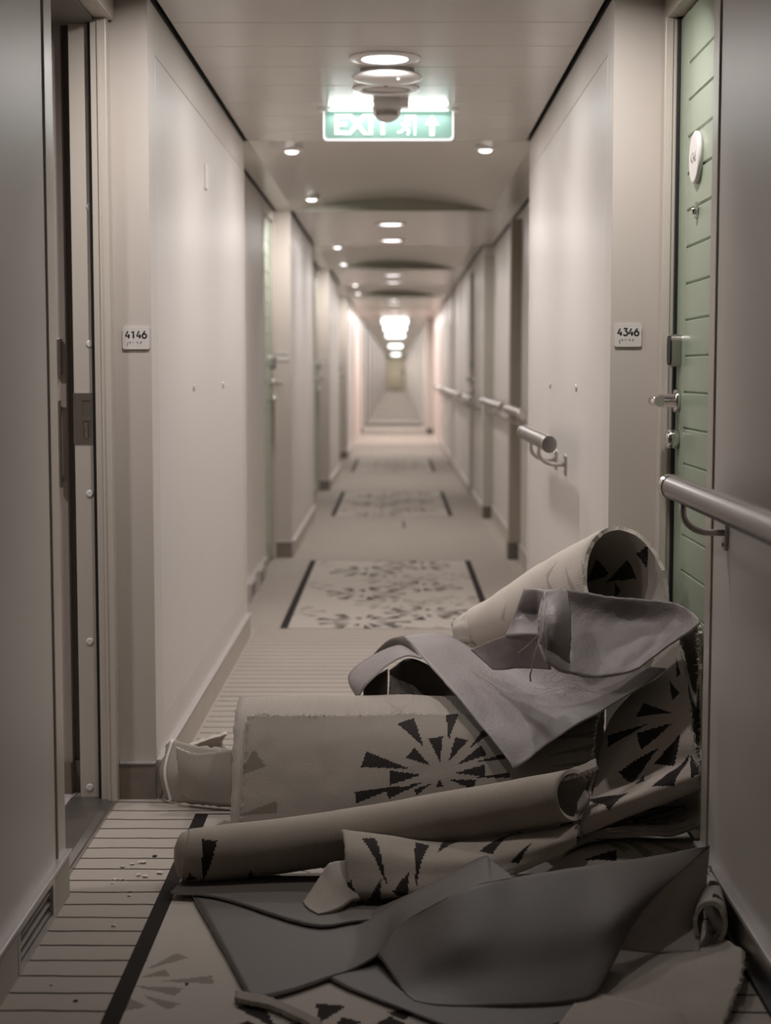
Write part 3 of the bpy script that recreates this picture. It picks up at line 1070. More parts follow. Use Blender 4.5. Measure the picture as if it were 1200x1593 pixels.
# ------------------------------------------------------------------ the heap: fabric materials
def pile_mat(name, stars=(), wedges=(), base=((.274, .239, .209), (.380, .338, .300)), bumpd=.0022, q=.0032):
    """cut pile carpet; stars = (cu, cv, R, rot, seed, n, dark), wedges = (tipu, tipv, endu, endv, halfwidth, dark)"""
    m, nt, bs = new_mat(name)
    uvn = nt.nodes.new('ShaderNodeUVMap'); uvn.uv_map = 'UVMap'
    sep = nt.nodes.new('ShaderNodeSeparateXYZ')
    nt.links.new(uvn.outputs[0], sep.inputs[0])
    U0, V0 = E(nt, sep.outputs[0]), E(nt, sep.outputs[1])
    wb = (E(nt, tex_noise(nt, 260, 2, uvn.outputs[0])) - .5) * .004
    U = ((U0 + wb) / q).floor() * q
    V = ((V0 + wb) / q).floor() * q
    n1 = E(nt, tex_noise(nt, 360, 3, uvn.outputs[0], .7))
    n2 = E(nt, tex_noise(nt, 14, 4, uvn.outputs[0]))
    base = (tuple(q * .90 for q in base[0]), tuple(q * 1.06 for q in base[1]))
    c = mixc(nt, (n1 - .5) * 1.5 + n2 * .5 + .25, *base)
    for dark, col, amt in ((0, (.15, .135, .105), .9), (1, (.022, .017, .016), 1.0)):
        msk = None
        for st in stars:
            if st[6] != dark: continue
            k = star(U, V, *st[:5], st[5])
            msk = k if msk is None else msk.max(k)
        for (tu, tv, eu, ev, hw, dk) in wedges:
            if dk != dark: continue
            L = math.hypot(eu - tu, ev - tv)
            du, dv = (eu - tu) / L, (ev - tv) / L
            a = (U - tu) * du + (V - tv) * dv
            b = ((V - tv) * du - (U - tu) * dv).abs()
            k = (b < a * (hw / L)) * (a < L) * (a > 0.0)
            msk = k if msk is None else msk.max(k)
        if msk is not None: c = mixc(nt, msk * amt, c, col)
    nt.links.new(c, bs.inputs['Base Color'])
    bs.inputs['Roughness'].default_value = .95
    bs.inputs['Specular IOR Level'].default_value = .12
    bs.inputs['Sheen Weight'].default_value = .15
    add_bump(nt, bs, n1 + n2 * .6, .7, bumpd)
    return m


def ribbed_mat(name, base=((.359, .324, .289), (.437, .398, .355)), pitch=.0048, axis='v', ghost=(), strength=.5):
    """woven backing: fine ribs, pale ghosts of the pattern showing through"""
    m, nt, bs = new_mat(name)
    uvn = nt.nodes.new('ShaderNodeUVMap'); uvn.uv_map = 'UVMap'
    sep = nt.nodes.new('ShaderNodeSeparateXYZ')
    nt.links.new(uvn.outputs[0], sep.inputs[0])
    U, V = E(nt, sep.outputs[0]), E(nt, sep.outputs[1])
    a = V if axis == 'v' else U
    b = U if axis == 'v' else V
    r = (a * (2 * math.pi / pitch)).sin() * .5 + .5
    r2 = (b * (2 * math.pi / (pitch * .8))).sin() * .5 + .5
    n2 = E(nt, tex_noise(nt, 11, 4, uvn.outputs[0]))
    h = r * .75 + r2 * .25
    c = mixc(nt, (n2 * .6 + h * .4), *base)
    msk = None
    for (tu, tv, eu, ev, hw) in ghost:
        L = math.hypot(eu - tu, ev - tv)
        du, dv = (eu - tu) / L, (ev - tv) / L
        aa = (U - tu) * du + (V - tv) * dv
        bb = ((V - tv) * du - (U - tu) * dv).abs()
        k = (bb < aa * (hw / L)) * (aa < L) * (aa > 0.0)
        msk = k if msk is None else msk.max(k)
    if msk is not None: c = mixc(nt, msk * .55, c, (.27, .225, .215))
    nt.links.new(c, bs.inputs['Base Color'])
    bs.inputs['Roughness'].default_value = .85
    bs.inputs['Specular IOR Level'].default_value = .2
    add_bump(nt, bs, h, strength, .0012)
    return m


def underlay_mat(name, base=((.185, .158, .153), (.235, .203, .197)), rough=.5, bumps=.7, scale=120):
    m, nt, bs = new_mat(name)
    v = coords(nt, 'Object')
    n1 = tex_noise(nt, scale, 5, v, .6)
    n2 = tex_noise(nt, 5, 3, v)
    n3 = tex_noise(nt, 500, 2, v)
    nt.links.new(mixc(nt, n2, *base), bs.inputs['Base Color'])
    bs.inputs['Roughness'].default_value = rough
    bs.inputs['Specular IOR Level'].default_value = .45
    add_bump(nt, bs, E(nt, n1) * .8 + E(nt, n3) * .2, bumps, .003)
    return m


M['underlay'] = underlay_mat('grey_underlay')
M['underlay_dark'] = underlay_mat('underlay_front_and_shade', ((.078, .064, .054), (.098, .081, .069)), .6, .22, 60)  # also the shaded copy of the grey inside the hanging sheet
M['underlay_shiny'] = underlay_mat('grey_underlay_shiny', ((.23, .205, .205), (.28, .25, .25)), .27, .22)
M['film'] = underlay_mat('silvery_film', ((.55, .53, .53), (.65, .63, .63)), .18, .1)
M['rim'] = paint('frayed_cut_edge', (.60, .545, .48), .9, var=.15, nscale=60, bump=.5, bscale=300, bdist=.002)
M['rim_grey'] = paint('cut_underlay_edge', (.38, .345, .33), .8, var=.15, nscale=60)
M['back'] = ribbed_mat('woven_backing')
M['back_fine'] = ribbed_mat('fine_backing', ((.343, .304, .265), (.413, .370, .328)), .004, 'u')
M['thread'] = paint('loose_fibre', (.62, .56, .50), .7)
M['plain_pile'] = pile_mat('plain_pile')


# ------------------------------------------------------------------ sheets
def cr_axis(P, n):
    """Catmull-Rom along axis 0, n steps per cell"""
    P = np.asarray(P, float)
    m = P.shape[0]
    ext = np.concatenate([2 * P[:1] - P[1:2], P, 2 * P[-1:] - P[-2:-1]], 0)
    out = []
    for i in range(m - 1):
        p0, p1, p2, p3 = ext[i], ext[i + 1], ext[i + 2], ext[i + 3]
        for k in range(n):
            t = k / n
            out.append(.5 * (2 * p1 + (p2 - p0) * t + (2 * p0 - 5 * p1 + 4 * p2 - p3) * t * t + (3 * p1 - p0 - 3 * p2 + p3) * t ** 3))
    out.append(P[-1])
    return np.stack(out)


def lin_axis(P, n):
    P = np.asarray(P, float)
    out = []
    for i in range(len(P) - 1):
        for k in range(n): out.append(P[i] * (1 - k / n) + P[i + 1] * (k / n))
    out.append(P[-1])
    return np.stack(out)


def grid_from(rows, nu=9, nv=9, smooth=(True, True)):
    """rows of (px, py, Y) picked off the place, each with its own distance -> fine grid of 3-D points"""
    G = np.array([[at(*p) for p in r] for r in rows])
    G = (cr_axis if smooth[0] else lin_axis)(G, nv)
    G = np.swapaxes((cr_axis if smooth[1] else lin_axis)(np.swapaxes(G, 0, 1), nu), 0, 1)
    return G


class Sheet:
    def __init__(s, G, wrinkle=0.0, wscale=9.0, seed=0, fray=0.0, flip=None, closed=False, floor=0.004, edges=(1, 1, 1, 1)):
        G = G.copy()
        s.closed = closed
        R, C = G.shape[:2]
        # arc-length UV
        du = np.linalg.norm(np.diff(G, axis=1), axis=2).mean(0)
        dv = np.linalg.norm(np.diff(G, axis=0), axis=2).mean(1)
        s.u = np.concatenate([[0], np.cumsum(du)]); s.v = np.concatenate([[0], np.cumsum(dv)])
        N = s.normals(G)
        if flip is None:
            V = np.array([0, 0, CAM_H]) - G
            flip = (N * V).sum() < 0
        s.sgn = -1 if flip else 1
        N = N * s.sgn
        if wrinkle:
            for i in range(R):
                for j in range(C):
                    p = Vector(G[i, j]) * wscale + Vector((seed * 3.1, seed * 1.7, 0))
                    a = mnoise.noise(p) + .5 * mnoise.noise(p * 2.1)
                    G[i, j] += N[i, j] * wrinkle * a
        if fray:
            def jit(idx, inner):
                for (i, j), (a, b) in zip(idx, inner):
                    t = G[i, j] - G[a, b]
                    L = np.linalg.norm(t) + 1e-9
                    G[i, j] = G[i, j] + t / L * fray * rng.uniform(-1, 1)
            if edges[0]: jit([(0, j) for j in range(C)], [(1, j) for j in range(C)])
            if edges[1]: jit([(R - 1, j) for j in range(C)], [(R - 2, j) for j in range(C)])
            if not closed:
                if edges[2]: jit([(i, 0) for i in range(R)], [(i, 1) for i in range(R)])
                if edges[3]: jit([(i, C - 1) for i in range(R)], [(i, C - 2) for i in range(R)])
        G[..., 2] = np.maximum(G[..., 2], floor)
        s.G = G
        s.N = s.normals(G) * s.sgn
        s.px = proj(G)

    def normals(s, G):
        if s.closed:
            E2 = np.concatenate([G[:, -2:-1], G, G[:, 1:2]], 1)
            tu = (E2[:, 2:] - E2[:, :-2])
        else:
            tu = np.gradient(G, axis=1)
        tv = np.gradient(G, axis=0)
        n = np.cross(tu, tv)
        return n / (np.linalg.norm(n, axis=2, keepdims=True) + 1e-12)

    def uv(s, px, py, inside=False):
        d = ((s.px - np.array([px, py])) ** 2).sum(-1)
        facing = ((np.array([0, 0, CAM_H]) - s.G) * s.N).sum(-1)
        d = d + np.where((facing > 0) if inside else (facing < 0), 1e5, 0)
        i, j = np.unravel_index(np.argmin(d), d.shape)
        R_, C_ = d.shape
        i0, i1, j0, j1 = max(i - 1, 0), min(i + 1, R_ - 1), max(j - 1, 0), min(j + 1, C_ - 1)
        Ju = (s.px[i, j1] - s.px[i, j0]) / (s.u[j1] - s.u[j0])
        Jv = (s.px[i1, j] - s.px[i0, j]) / (s.v[i1] - s.v[i0])
        A = np.stack([Ju, Jv], 1)
        e = np.array([px, py]) - s.px[i, j]
        q = np.zeros(2)
        if abs(np.linalg.det(A)) > 1e4:
            q = np.clip(np.linalg.solve(A, e), -.02, .02)
        return float(s.u[j] + q[0]), float(s.v[i] + q[1])

    def wedge(s, p_tip, p_end, hw, dark=1, inside=False):
        a, b = s.uv(*p_tip, inside), s.uv(*p_end, inside)
        return (*a, *b, hw, dark)

    def build(s, name, front, back, rim, th=.006, parent=None):
        G, N = s.G, s.N
        R, C = G.shape[:2]
        A = (G).reshape(-1, 3)
        B = (G - N * th)
        B[..., 2] = np.maximum(B[..., 2], .0012)
        B = B.reshape(-1, 3)
        nV = R * C
        f, mi = [], []
        for i in range(R - 1):
            for j in range(C - 1):
                a, b, c, d = i * C + j, i * C + j + 1, (i + 1) * C + j + 1, (i + 1) * C + j
                q = (a, b, c, d) if s.sgn > 0 else (d, c, b, a)
                f.append(q); mi.append(0)
                f.append(tuple(nV + k for k in q[::-1])); mi.append(1)
        loop = []
        rims = [[(0, j) for j in range(C)], [(R - 1, j) for j in range(C)][::-1]]
        if not s.closed:
            rims += [[(i, C - 1) for i in range(R)], [(i, 0) for i in range(R)][::-1]]
        for L in rims:
            for (a, b) in zip(L[:-1], L[1:]):
                p, q = a[0] * C + a[1], b[0] * C + b[1]
                f.append((q, p, nV + p, nV + q) if s.sgn > 0 else (p, q, nV + q, nV + p)); mi.append(2)
        me = bpy.data.meshes.new(name)
        me.from_pydata(np.concatenate([A, B]).tolist(), [], f)
        for m in (front, back, rim): me.materials.append(m)
        me.polygons.foreach_set('material_index', mi)
        me.polygons.foreach_set('use_smooth', [k != 2 for k in mi])
        uvl = me.uv_layers.new(name='UVMap')
        UV = np.stack(np.meshgrid(s.u, s.v), -1).reshape(-1, 2)
        UV = np.concatenate([UV, UV])
        li = np.zeros(len(me.loops), int); me.loops.foreach_get('vertex_index', li)
        uvl.data.foreach_set('uv', UV[li].ravel())
        me.update()
        return link(bpy.data.objects.new(name, me), parent)


def fringe(name, parent, pts, n, L, mat, r=.0006, spread=.6, seed=1):
    """short loose fibres along a torn edge (nobody could count them)"""
    rr = np.random.default_rng(seed)
    mb = MB()
    pts = np.asarray(pts)
    for i in range(n):
        k = rr.uniform(0, len(pts) - 1.001); a = int(k)
        p = pts[a] * (1 - (k - a)) + pts[a + 1] * (k - a)
        d = rr.normal(size=3); d[2] -= .2; d /= np.linalg.norm(d)
        d2 = d + rr.normal(size=3) * spread
        l = L * rr.uniform(.4, 1.2)
        q1 = p + d * l * .5; q2 = q1 + d2 / np.linalg.norm(d2) * l * .5
        q1[2] = max(q1[2], .003); q2[2] = max(q2[2], .003)
        mb.tube([p, q1, q2], [r, r, r * .5], 4, 0, False)
    o = mb.build(name, mat, parent)
    o['kind'] = 'stuff'
    return o


# ---- B: upper grey underlay sheet, a bowl with a turned back flap and a crumpled tail
upper = Sheet(grid_from([
    [(845, 918, 3.73), (880, 916, 3.70), (940, 927, 3.68), (1000, 932, 3.66), (1050, 938, 3.62), (1078, 952, 3.56)],
    [(838, 960, 3.64), (880, 960, 3.67), (945, 965, 3.675), (1000, 970, 3.655), (1050, 966, 3.60), (1088, 968, 3.50)],
    [(839, 1000, 3.57), (885, 1005, 3.59), (940, 1010, 3.60), (990, 1005, 3.575), (1028, 998, 3.57), (1054, 993, 3.51)],
    [(850, 1030, 3.52), (880, 1045, 3.51), (920, 1053, 3.51), (952, 1051, 3.51), (982, 1044, 3.51), (1012, 1026, 3.51)]],
    10, 10), .0035, 22, 1, .0012)
o = upper.build('underlay_sheet', M['underlay'], M['underlay'], M['rim_grey'], .004)
tag(o, 'grey underlay sheet draped in a bowl over the mouth of the big leaning roll', 'underlay', None)
top_sheet = o
fl_ = Sheet(grid_from([
    [(849, 920, 3.60), (866, 916, 3.63), (883, 917, 3.64)],
    [(841, 955, 3.52), (866, 953, 3.50), (888, 955, 3.55)],
    [(837, 985, 3.48), (864, 988, 3.46), (889, 992, 3.51)],
    [(844, 1008, 3.46), (867, 1019, 3.46), (887, 1033, 3.495)]], 10, 10), .002, 26, 4, .0022)
p_ = fl_.build('turned_flap', M['underlay'], M['underlay'], M['rim'], .004, o)
p_['label'] = 'turned back corner with a frayed white edge'
# crumpled tail with sharp facets
tail = Sheet(grid_from([
    [(815, 915, 3.80), (836, 917, 3.74), (856, 920, 3.66)],
    [(803, 950, 3.80), (836, 955, 3.80), (848, 958, 3.62)],
    [(786, 990, 3.80), (818, 986, 3.70), (842, 988, 3.58)]], 8, 8, (False, False)), .0015, 30, 5)
p_ = tail.build('crumpled_tail', M['underlay_shiny'], M['underlay'], M['rim_grey'], .004, o)
p_['label'] = 'sharply creased shiny tail'
low = Sheet(grid_from([
    [(732, 1011, 3.95), (760, 998, 3.88), (790, 988, 3.80), (820, 985, 3.72), (846, 990, 3.64)],
    [(748, 1025, 3.90), (770, 1020, 3.86), (795, 1014, 3.80), (825, 1010, 3.74), (850, 1015, 3.66)],
    [(766, 1042, 3.86), (785, 1042, 3.83), (805, 1040, 3.80), (830, 1040, 3.75), (856, 1042, 3.66)]], 8, 8), .002, 22, 6)
p_ = low.build('lower_tail', M['underlay'], M['underlay'], M['rim_grey'], .004, o)

# ---- C: middle grey sheet, a wide V hanging over the folded roll
mid = Sheet(grid_from([
    [(628, 988, 4.12), (690, 985, 4.16), (765, 1020, 4.06), (860, 1022, 3.93), (950, 1030, 3.80), (1036, 1040, 3.62)],
    [(666, 1030, 3.93), (730, 1040, 3.96), (800, 1065, 3.90), (880, 1076, 3.83), (950, 1071, 3.72), (1005, 1064, 3.60)],
    [(711, 1082, 3.74), (760, 1090, 3.745), (825, 1103, 3.72), (888, 1106, 3.67), (925, 1101, 3.62), (955, 1094, 3.58)],
    [(757, 1139, 3.605), (785, 1140, 3.60), (820, 1143, 3.59), (850, 1146, 3.575), (872, 1141, 3.56), (895, 1127, 3.55)],
    [(799, 1192, 3.52), (802, 1194, 3.519), (806, 1191, 3.518), (813, 1186, 3.517), (822, 1179, 3.517), (832, 1170, 3.518)]],
    11, 11), .0035, 9, 2, .0006)
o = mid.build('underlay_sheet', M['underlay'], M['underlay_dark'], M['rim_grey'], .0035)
tag(o, 'large grey underlay sheet hanging in a point over the folded carpet roll', 'underlay')
band = Sheet(grid_from([
    [(655, 1010, 4.10), (622, 1003, 4.12), (590, 1014, 4.10), (562, 1030, 4.06), (543, 1049, 4.02), (544, 1066, 3.98), (555, 1085, 3.94)],
    [(657, 1024, 3.95), (632, 1020, 3.95), (603, 1034, 3.93), (584, 1051, 3.91), (571, 1064, 3.90), (562, 1076, 3.90), (557, 1086, 3.91)]],
    8, 8), .0012, 14, 3)
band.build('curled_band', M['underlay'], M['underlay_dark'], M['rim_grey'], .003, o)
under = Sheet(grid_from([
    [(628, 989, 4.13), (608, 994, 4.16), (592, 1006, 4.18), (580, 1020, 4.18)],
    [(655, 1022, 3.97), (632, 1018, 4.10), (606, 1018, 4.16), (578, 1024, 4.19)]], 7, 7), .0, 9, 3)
p_ = under.build('dark_underside', M['underlay_dark'], M['underlay_dark'], M['rim_grey'], .003, o)  # dark grey puts the fold's shade into the colour
p_['label'] = 'underside of the fold with its shade put into the colour'
inner = Sheet(grid_from([
    [(606, 1042, 4.10), (640, 1024, 4.10), (690, 1050, 4.02), (724, 1084, 3.92)],
    [(606, 1064, 4.08), (640, 1066, 4.07), (690, 1078, 4.02), (722, 1088, 3.93)],
    [(604, 1089, 4.06), (612, 1096, 4.06), (680, 1096, 4.02), (720, 1094, 3.94)]], 7, 7), .0, 9, 3)
p_ = inner.build('shade_sheet', M['underlay_dark'], M['underlay_dark'], M['rim_grey'], .003, o)  # dark sheet added for the shade inside the hollow
inner2 = Sheet(grid_from([
    [(566, 1070, 4.03), (585, 1052, 4.06), (604, 1040, 4.10)],
    [(567, 1095, 4.03), (586, 1095, 4.05), (603, 1095, 4.08)]], 7, 7), .0, 9, 3)
p_ = inner2.build('shade_sheet', M['underlay_dark'], M['underlay_dark'], M['rim_grey'], .003, o)  # second dark sheet giving the hollow its shade
film = Sheet(grid_from([
    [(607, 1050, 4.03), (622, 1058, 4.00), (640, 1064, 4.02), (655, 1076, 3.99)],
    [(606, 1070, 4.02), (624, 1068, 3.98), (642, 1074, 4.00), (662, 1083, 3.97)],
    [(606, 1086, 4.0), (628, 1078, 3.97), (646, 1084, 3.99), (664, 1092, 3.95)]], 5, 5, (False, False)), .004, 40, 8)
o = film.build('plastic_scrap', M['film'], M['film'], M['rim_grey'], .001)
tag(o, 'crinkled silvery plastic scrap in the hollow under the hanging grey sheet', 'plastic')


# ---- tubes
def tube_grid(path, radii, nseg, nang=40, a0=0.0, flat=None, mouth=None, turns=1.0):
    """path (m,3), radii (m,2): across, upright"""
    path = cr_axis(np.array(path, float), nseg)
    radii = cr_axis(np.array(radii, float), nseg)
    m = len(path)
    T = np.gradient(path, axis=0); T /= np.linalg.norm(T, axis=1, keepdims=True)
    up = np.array([0, 0, 1.0])
    G = np.zeros((m, nang + 1, 3))
    for i in range(m):
        side = np.cross(T[i], up); side /= np.linalg.norm(side)
        uu = np.cross(side, T[i])
        for k in range(nang + 1):
            a = a0 + turns * 2 * math.pi * k / nang
            G[i, k] = path[i] + side * math.cos(a) * radii[i, 0] + uu * math.sin(a) * radii[i, 1]
    return G


# ---- A: the big roll leaning in the door recess, mouth towards the camera
pA = [at(974, 912, 3.78), at(862, 940, 4.10), at(775, 972, 4.36), at(738, 985, 4.50)]
GA = tube_grid(pA, [(.108, .143), (.086, .110), (.070, .078), (.066, .062)], 10, 44, -math.pi / 2)
# the mouth is cut slanting: the right lip hangs nearer, the left lip further back
for i in range(GA.shape[0]):
    t = max(0, 1 - i / 14)
    GA[i, :, 1] += t * .10 * (pA[0][0] - GA[i, :, 0]) / .108 * .6
rollA = Sheet(GA, .004, 8, 11, .004, False, closed=True)
nrm = (rollA.N * (rollA.G - np.array(pA).mean(0))).sum()
if nrm < 0: rollA.sgn *= -1; rollA.N *= -1
w_ = lambda a, b, hw: rollA.wedge(a, b, hw)[:5]
gh = [w_((905, 870), (925, 905), .012), w_((880, 880), (895, 925), .012), w_((850, 895), (862, 930), .014), w_((790, 935), (782, 965), .010), w_((870, 870), (850, 900), .012)]
M['backA'] = ribbed_mat('woven_backing_big_roll', ((.47, .415, .365), (.60, .54, .485)), .0062, 'v', gh, .7)
WA = [rollA.wedge(a, b, h, 1, True) for a, b, h in (((917, 906), (945, 878), .022), ((950, 905), (991, 884), .020), ((962, 934), (968, 912), .014), ((1014, 846), (1004, 872), .016))]
M['insideA'] = pile_mat('pile_inside_big_roll', wedges=WA, base=((.38, .33, .29), (.50, .445, .395)))
o = rollA.build('rolled_carpet', M['backA'], M['insideA'], M['rim'], .010)
tag(o, 'big pale carpet roll leaning by the green door with its open mouth forward', 'carpet')
rollA_obj = o
fringe('frayed_edge', o, rollA.G[-1], 120, .022, M['thread'], .0009, .8, 3)
fringe('frayed_edge', o, rollA.G[0], 90, .008, M['thread'], .0005, .8, 4)
tornA = Sheet(grid_from([
    [(706, 965, 4.44), (725, 955, 4.42), (748, 950, 4.40), (762, 952, 4.38)],
    [(702, 978, 4.40), (720, 972, 4.38), (742, 968, 4.37), (756, 968, 4.36)],
    [(708, 1000, 4.38), (722, 998, 4.37), (738, 1000, 4.36), (748, 1004, 4.36)]], 6, 6), .005, 40, 3, .008)
p_ = tornA.build('torn_flap', M['back'], M['back'], M['rim'], .006, o)

# ---- D: carpet folded over into a thick hump, woven back outwards
hump = Sheet(grid_from([
    [(358, 1287, 3.615), (500, 1278, 3.60), (650, 1258, 3.58), (800, 1232, 3.56), (925, 1212, 3.56)],
    [(360, 1235, 3.645), (500, 1228, 3.63), (650, 1208, 3.615), (800, 1188, 3.60), (924, 1170, 3.59)],
    [(362, 1165, 3.70), (500, 1162, 3.69), (650, 1150, 3.68), (800, 1135, 3.67), (928, 1128, 3.65)],
    [(365, 1115, 3.765), (500, 1114, 3.76), (650, 1112, 3.76), (800, 1110, 3.75), (934, 1108, 3.72)],
    [(371, 1088, 3.85), (500, 1085, 3.86), (650, 1085, 3.86), (800, 1090, 3.85), (938, 1095, 3.80)],
    [(376, 1088, 3.95), (500, 1086, 3.97), (650, 1086, 3.97), (800, 1092, 3.95), (940, 1100, 3.90)],
    [(378, 1130, 4.03), (500, 1128, 4.04), (650, 1128, 4.04), (800, 1130, 4.03), (940, 1130, 3.98)],
    [(378, 1235, 4.04), (500, 1235, 4.05), (650, 1235, 4.05), (800, 1235, 4.04), (940, 1235, 4.0)]],
    10, 8), .004, 7, 21, .002, None, False)
gh2 = [hump.wedge((640, 1093), (612, 1112), .012)[:5], hump.wedge((600, 1090), (625, 1110), .012)[:5]]
M['backD'] = ribbed_mat('woven_backing_hump', ((.312, .277, .242), (.367, .328, .289)), .0045, 'u', gh2, .6)
o = hump.build('folded_carpet', M['backD'], M['plain_pile'], M['rim'], .010)
tag(o, 'thick folded carpet hump with woven back outward across the middle of the heap', 'carpet')

# ---- D2: pile flap with a black starburst lying on the front of the hump
D2rows = [
    [(372, 1283, 3.598), (500, 1272, 3.583), (650, 1252, 3.563), (800, 1226, 3.542), (922, 1205, 3.535)],
    [(376, 1235, 3.628), (500, 1226, 3.613), (650, 1206, 3.597), (800, 1186, 3.582), (922, 1166, 3.565)],
    [(381, 1165, 3.684), (500, 1162, 3.673), (650, 1150, 3.662), (800, 1135, 3.652), (928, 1126, 3.625)],
    [(386, 1112, 3.748), (500, 1112, 3.743), (650, 1111, 3.742), (800, 1108, 3.732), (934, 1104, 3.70)]]
flap = Sheet(grid_from(D2rows, 14, 14), .003, 12, 23, .0035)
c0 = flap.uv(692, 1193)
W = [flap.wedge(a, b, h * (1.3 if d else 1.1), d) for a, b, h, d in (
    ((636, 1197), (565, 1182), .0155, 1), ((655, 1206), (606, 1211), .0135, 1),
    ((669, 1193), (637, 1172), .0125, 1), ((658, 1163), (630, 1122), .0165, 1), ((684, 1187), (677, 1148), .013, 1),
    ((697, 1155), (703, 1108), .012, 1), ((697, 1187), (718, 1150), .013, 1), ((728, 1167), (762, 1134), .010, 1),
    ((709, 1192), (752, 1168), .012, 1), ((734, 1188), (790, 1176), .007, 1), ((707, 1204), (754, 1200), .012, 1),
    ((732, 1211), (792, 1207), .005, 1), ((698, 1214), (738, 1222), .009, 1), ((622, 1224), (552, 1242), .010, 1),
    ((660, 1217), (602, 1237), .008, 1), ((671, 1220), (645, 1234), .006, 1), ((684, 1213), (683, 1226), .007, 1),
    ((366, 1210), (403, 1180), .022, 0), ((370, 1270), (430, 1256), .012, 0),
    ((830, 1130), (868, 1118), .012, 0), ((858, 1150), (925, 1142), .012, 0), ((850, 1178), (925, 1162), .010, 0), ((845, 1195), (925, 1186), .007, 0))]
M['pileD'] = pile_mat('pile_with_starburst', wedges=W, base=((.244, .211, .181), (.318, .281, .244)), bumpd=.003)
o = flap.build('carpet_piece', M['pileD'], M['back'], M['rim'], .008)
tag(o, 'beige carpet piece with black starburst and ragged top edge, lying on the hump', 'carpet')
fringe('frayed_edge', o, flap.G[-1], 220, .010, M['thread'], .0006, .8, 5)

# ---- E: strip standing on edge by the left pilaster, bent back in a hairpin
pathE = [(365, 1262, 3.96), (310, 1258, 3.99), (268, 1249, 4.02), (253, 1236, 4.10), (262, 1215, 4.24), (300, 1190, 4.42), (352, 1175, 4.54)]
hts = [(1166, 3.98), (1160, 4.02), (1152, 4.06), (1164, 4.12), (1170, 4.22), (1154, 4.38), (1138, 4.50)]
rowsE = []
bot, top_ = [], []
for (px, py, Y), (tp, tY) in zip(pathE, hts):
    bot.append((px, py, Y)); top_.append((px + (2 if px < 300 else 0), tp, tY))
G0 = np.array([at(*p) for p in bot]); G1 = np.array([at(*p) for p in top_])
G0[:, 2] = .006
lean = G1 - G0
Gm = G0 + lean * .5
Tn = np.gradient(G0, axis=0); Tn[:, 2] = 0
nn = np.stack([-Tn[:, 1], Tn[:, 0], 0 * Tn[:, 0]], 1); nn /= np.linalg.norm(nn, axis=1, keepdims=True) + 1e-9
cen = G0.mean(0)
sg = np.sign(((G0 - cen) * nn).sum(1)).sum()
Gm = Gm + nn * (1 if sg > 0 else -1) * .022
GE = np.stack([G0, Gm, G1])
GE = np.swapaxes(cr_axis(np.swapaxes(cr_axis(GE, 9), 0, 1), 9), 0, 1)
GE[..., 0] = np.maximum(GE[..., 0], np.where(GE[..., 1] > 4.06, -.595, -.66))
hair = Sheet(GE, .002, 10, 31, .003)
o = hair.build('carpet_strip', M['back_fine'], M['plain_pile'], M['rim'], .009)
tag(o, 'pale carpet strip standing on edge in a hairpin bend beside the left pilaster', 'carpet')
ti = 18
tape_pts = [tuple(hair.G[i, ti] + hair.N[i, ti] * .003) for i in range(0, hair.G.shape[0])]
p_ = MB().tube(tape_pts, .0042, 8).build('white_tape', M['white'], o)
p_['label'] = 'white edging tape round the bend'
lay = Sheet(grid_from([
    [(274, 1162, 3.985), (300, 1172, 3.97), (330, 1170, 3.965), (362, 1166, 3.96)],
    [(277, 1195, 3.975), (300, 1205, 3.96), (330, 1208, 3.95), (362, 1210, 3.945)],
    [(282, 1240, 3.985), (300, 1248, 3.97), (330, 1252, 3.955), (362, 1254, 3.945)]], 9, 9), .001, 12, 3, .001)
p_ = lay.build('second_layer', M['back_fine'], M['plain_pile'], M['rim'], .006, o)
fringe('frayed_edge', o, hair.G[-1, 20:], 60, .010, M['thread'], .0008, .8, 6)

# ---- F: long slim roll lying across the front
pF = [at(272, 1334, 3.365), at(284, 1333, 3.365), at(315, 1331, 3.37), at(460, 1313, 3.40), at(640, 1283, 3.41), at(790, 1256, 3.41), at(893, 1236, 3.40)]
for q in pF[:3]: q[2] = .066
rF = [(.012, .02), (.045, .050), (.056, .059), (.057, .059), (.055, .057), (.054, .056), (.052, .056)]
GF = tube_grid(pF, rF, 9, 36, math.pi / 2)
# mouth cut slanting: back lip reaches further right than the front lip
m = GF.shape[0]
for i in range(m - 8, m):
    t = (i - (m - 8)) / 7
    GF[i, :, 0] += t * .035 * np.clip((GF[i, :, 1] - pF[-1][1]) / .05, -1, 1)
rollF = Sheet(GF, .0022, 9, 41, .0, False, closed=True)
if (rollF.N * (rollF.G - rollF.G.mean(1, keepdims=True))).sum() < 0: rollF.sgn *= -1; rollF.N *= -1
WF = [rollF.wedge(a, b, h, 1) for a, b, h in (((313, 1372), (325, 1308), .016), ((305, 1368), (290, 1366), .014), ((388, 1354), (388, 1372), .016))]
M['pileF'] = pile_mat('pile_long_roll', wedges=WF, base=((.343, .298, .249), (.415, .366, .311)), bumpd=.0016)
o = rollF.build('rolled_carpet', M['pileF'], M['plain_pile'], M['rim'], .009)
tag(o, 'long slim beige carpet roll lying across the front of the heap', 'carpet')
lip = Sheet(grid_from([
    [(860, 1205, 3.44), (885, 1196, 3.45), (905, 1190, 3.46), (926, 1180, 3.47)],
    [(868, 1212, 3.41), (890, 1206, 3.42), (910, 1200, 3.43), (930, 1192, 3.44)]], 6, 6), .002, 20, 2, .003)
lip.build('upper_lip', M['plain_pile'], M['plain_pile'], M['rim'], .008, o)
lip2 = Sheet(grid_from([
    [(926, 1183, 3.47), (928, 1200, 3.46), (922, 1222, 3.45)],
    [(912, 1240, 3.42), (906, 1256, 3.40), (893, 1270, 3.375)]], 6, 6), .001, 20, 2, .003)
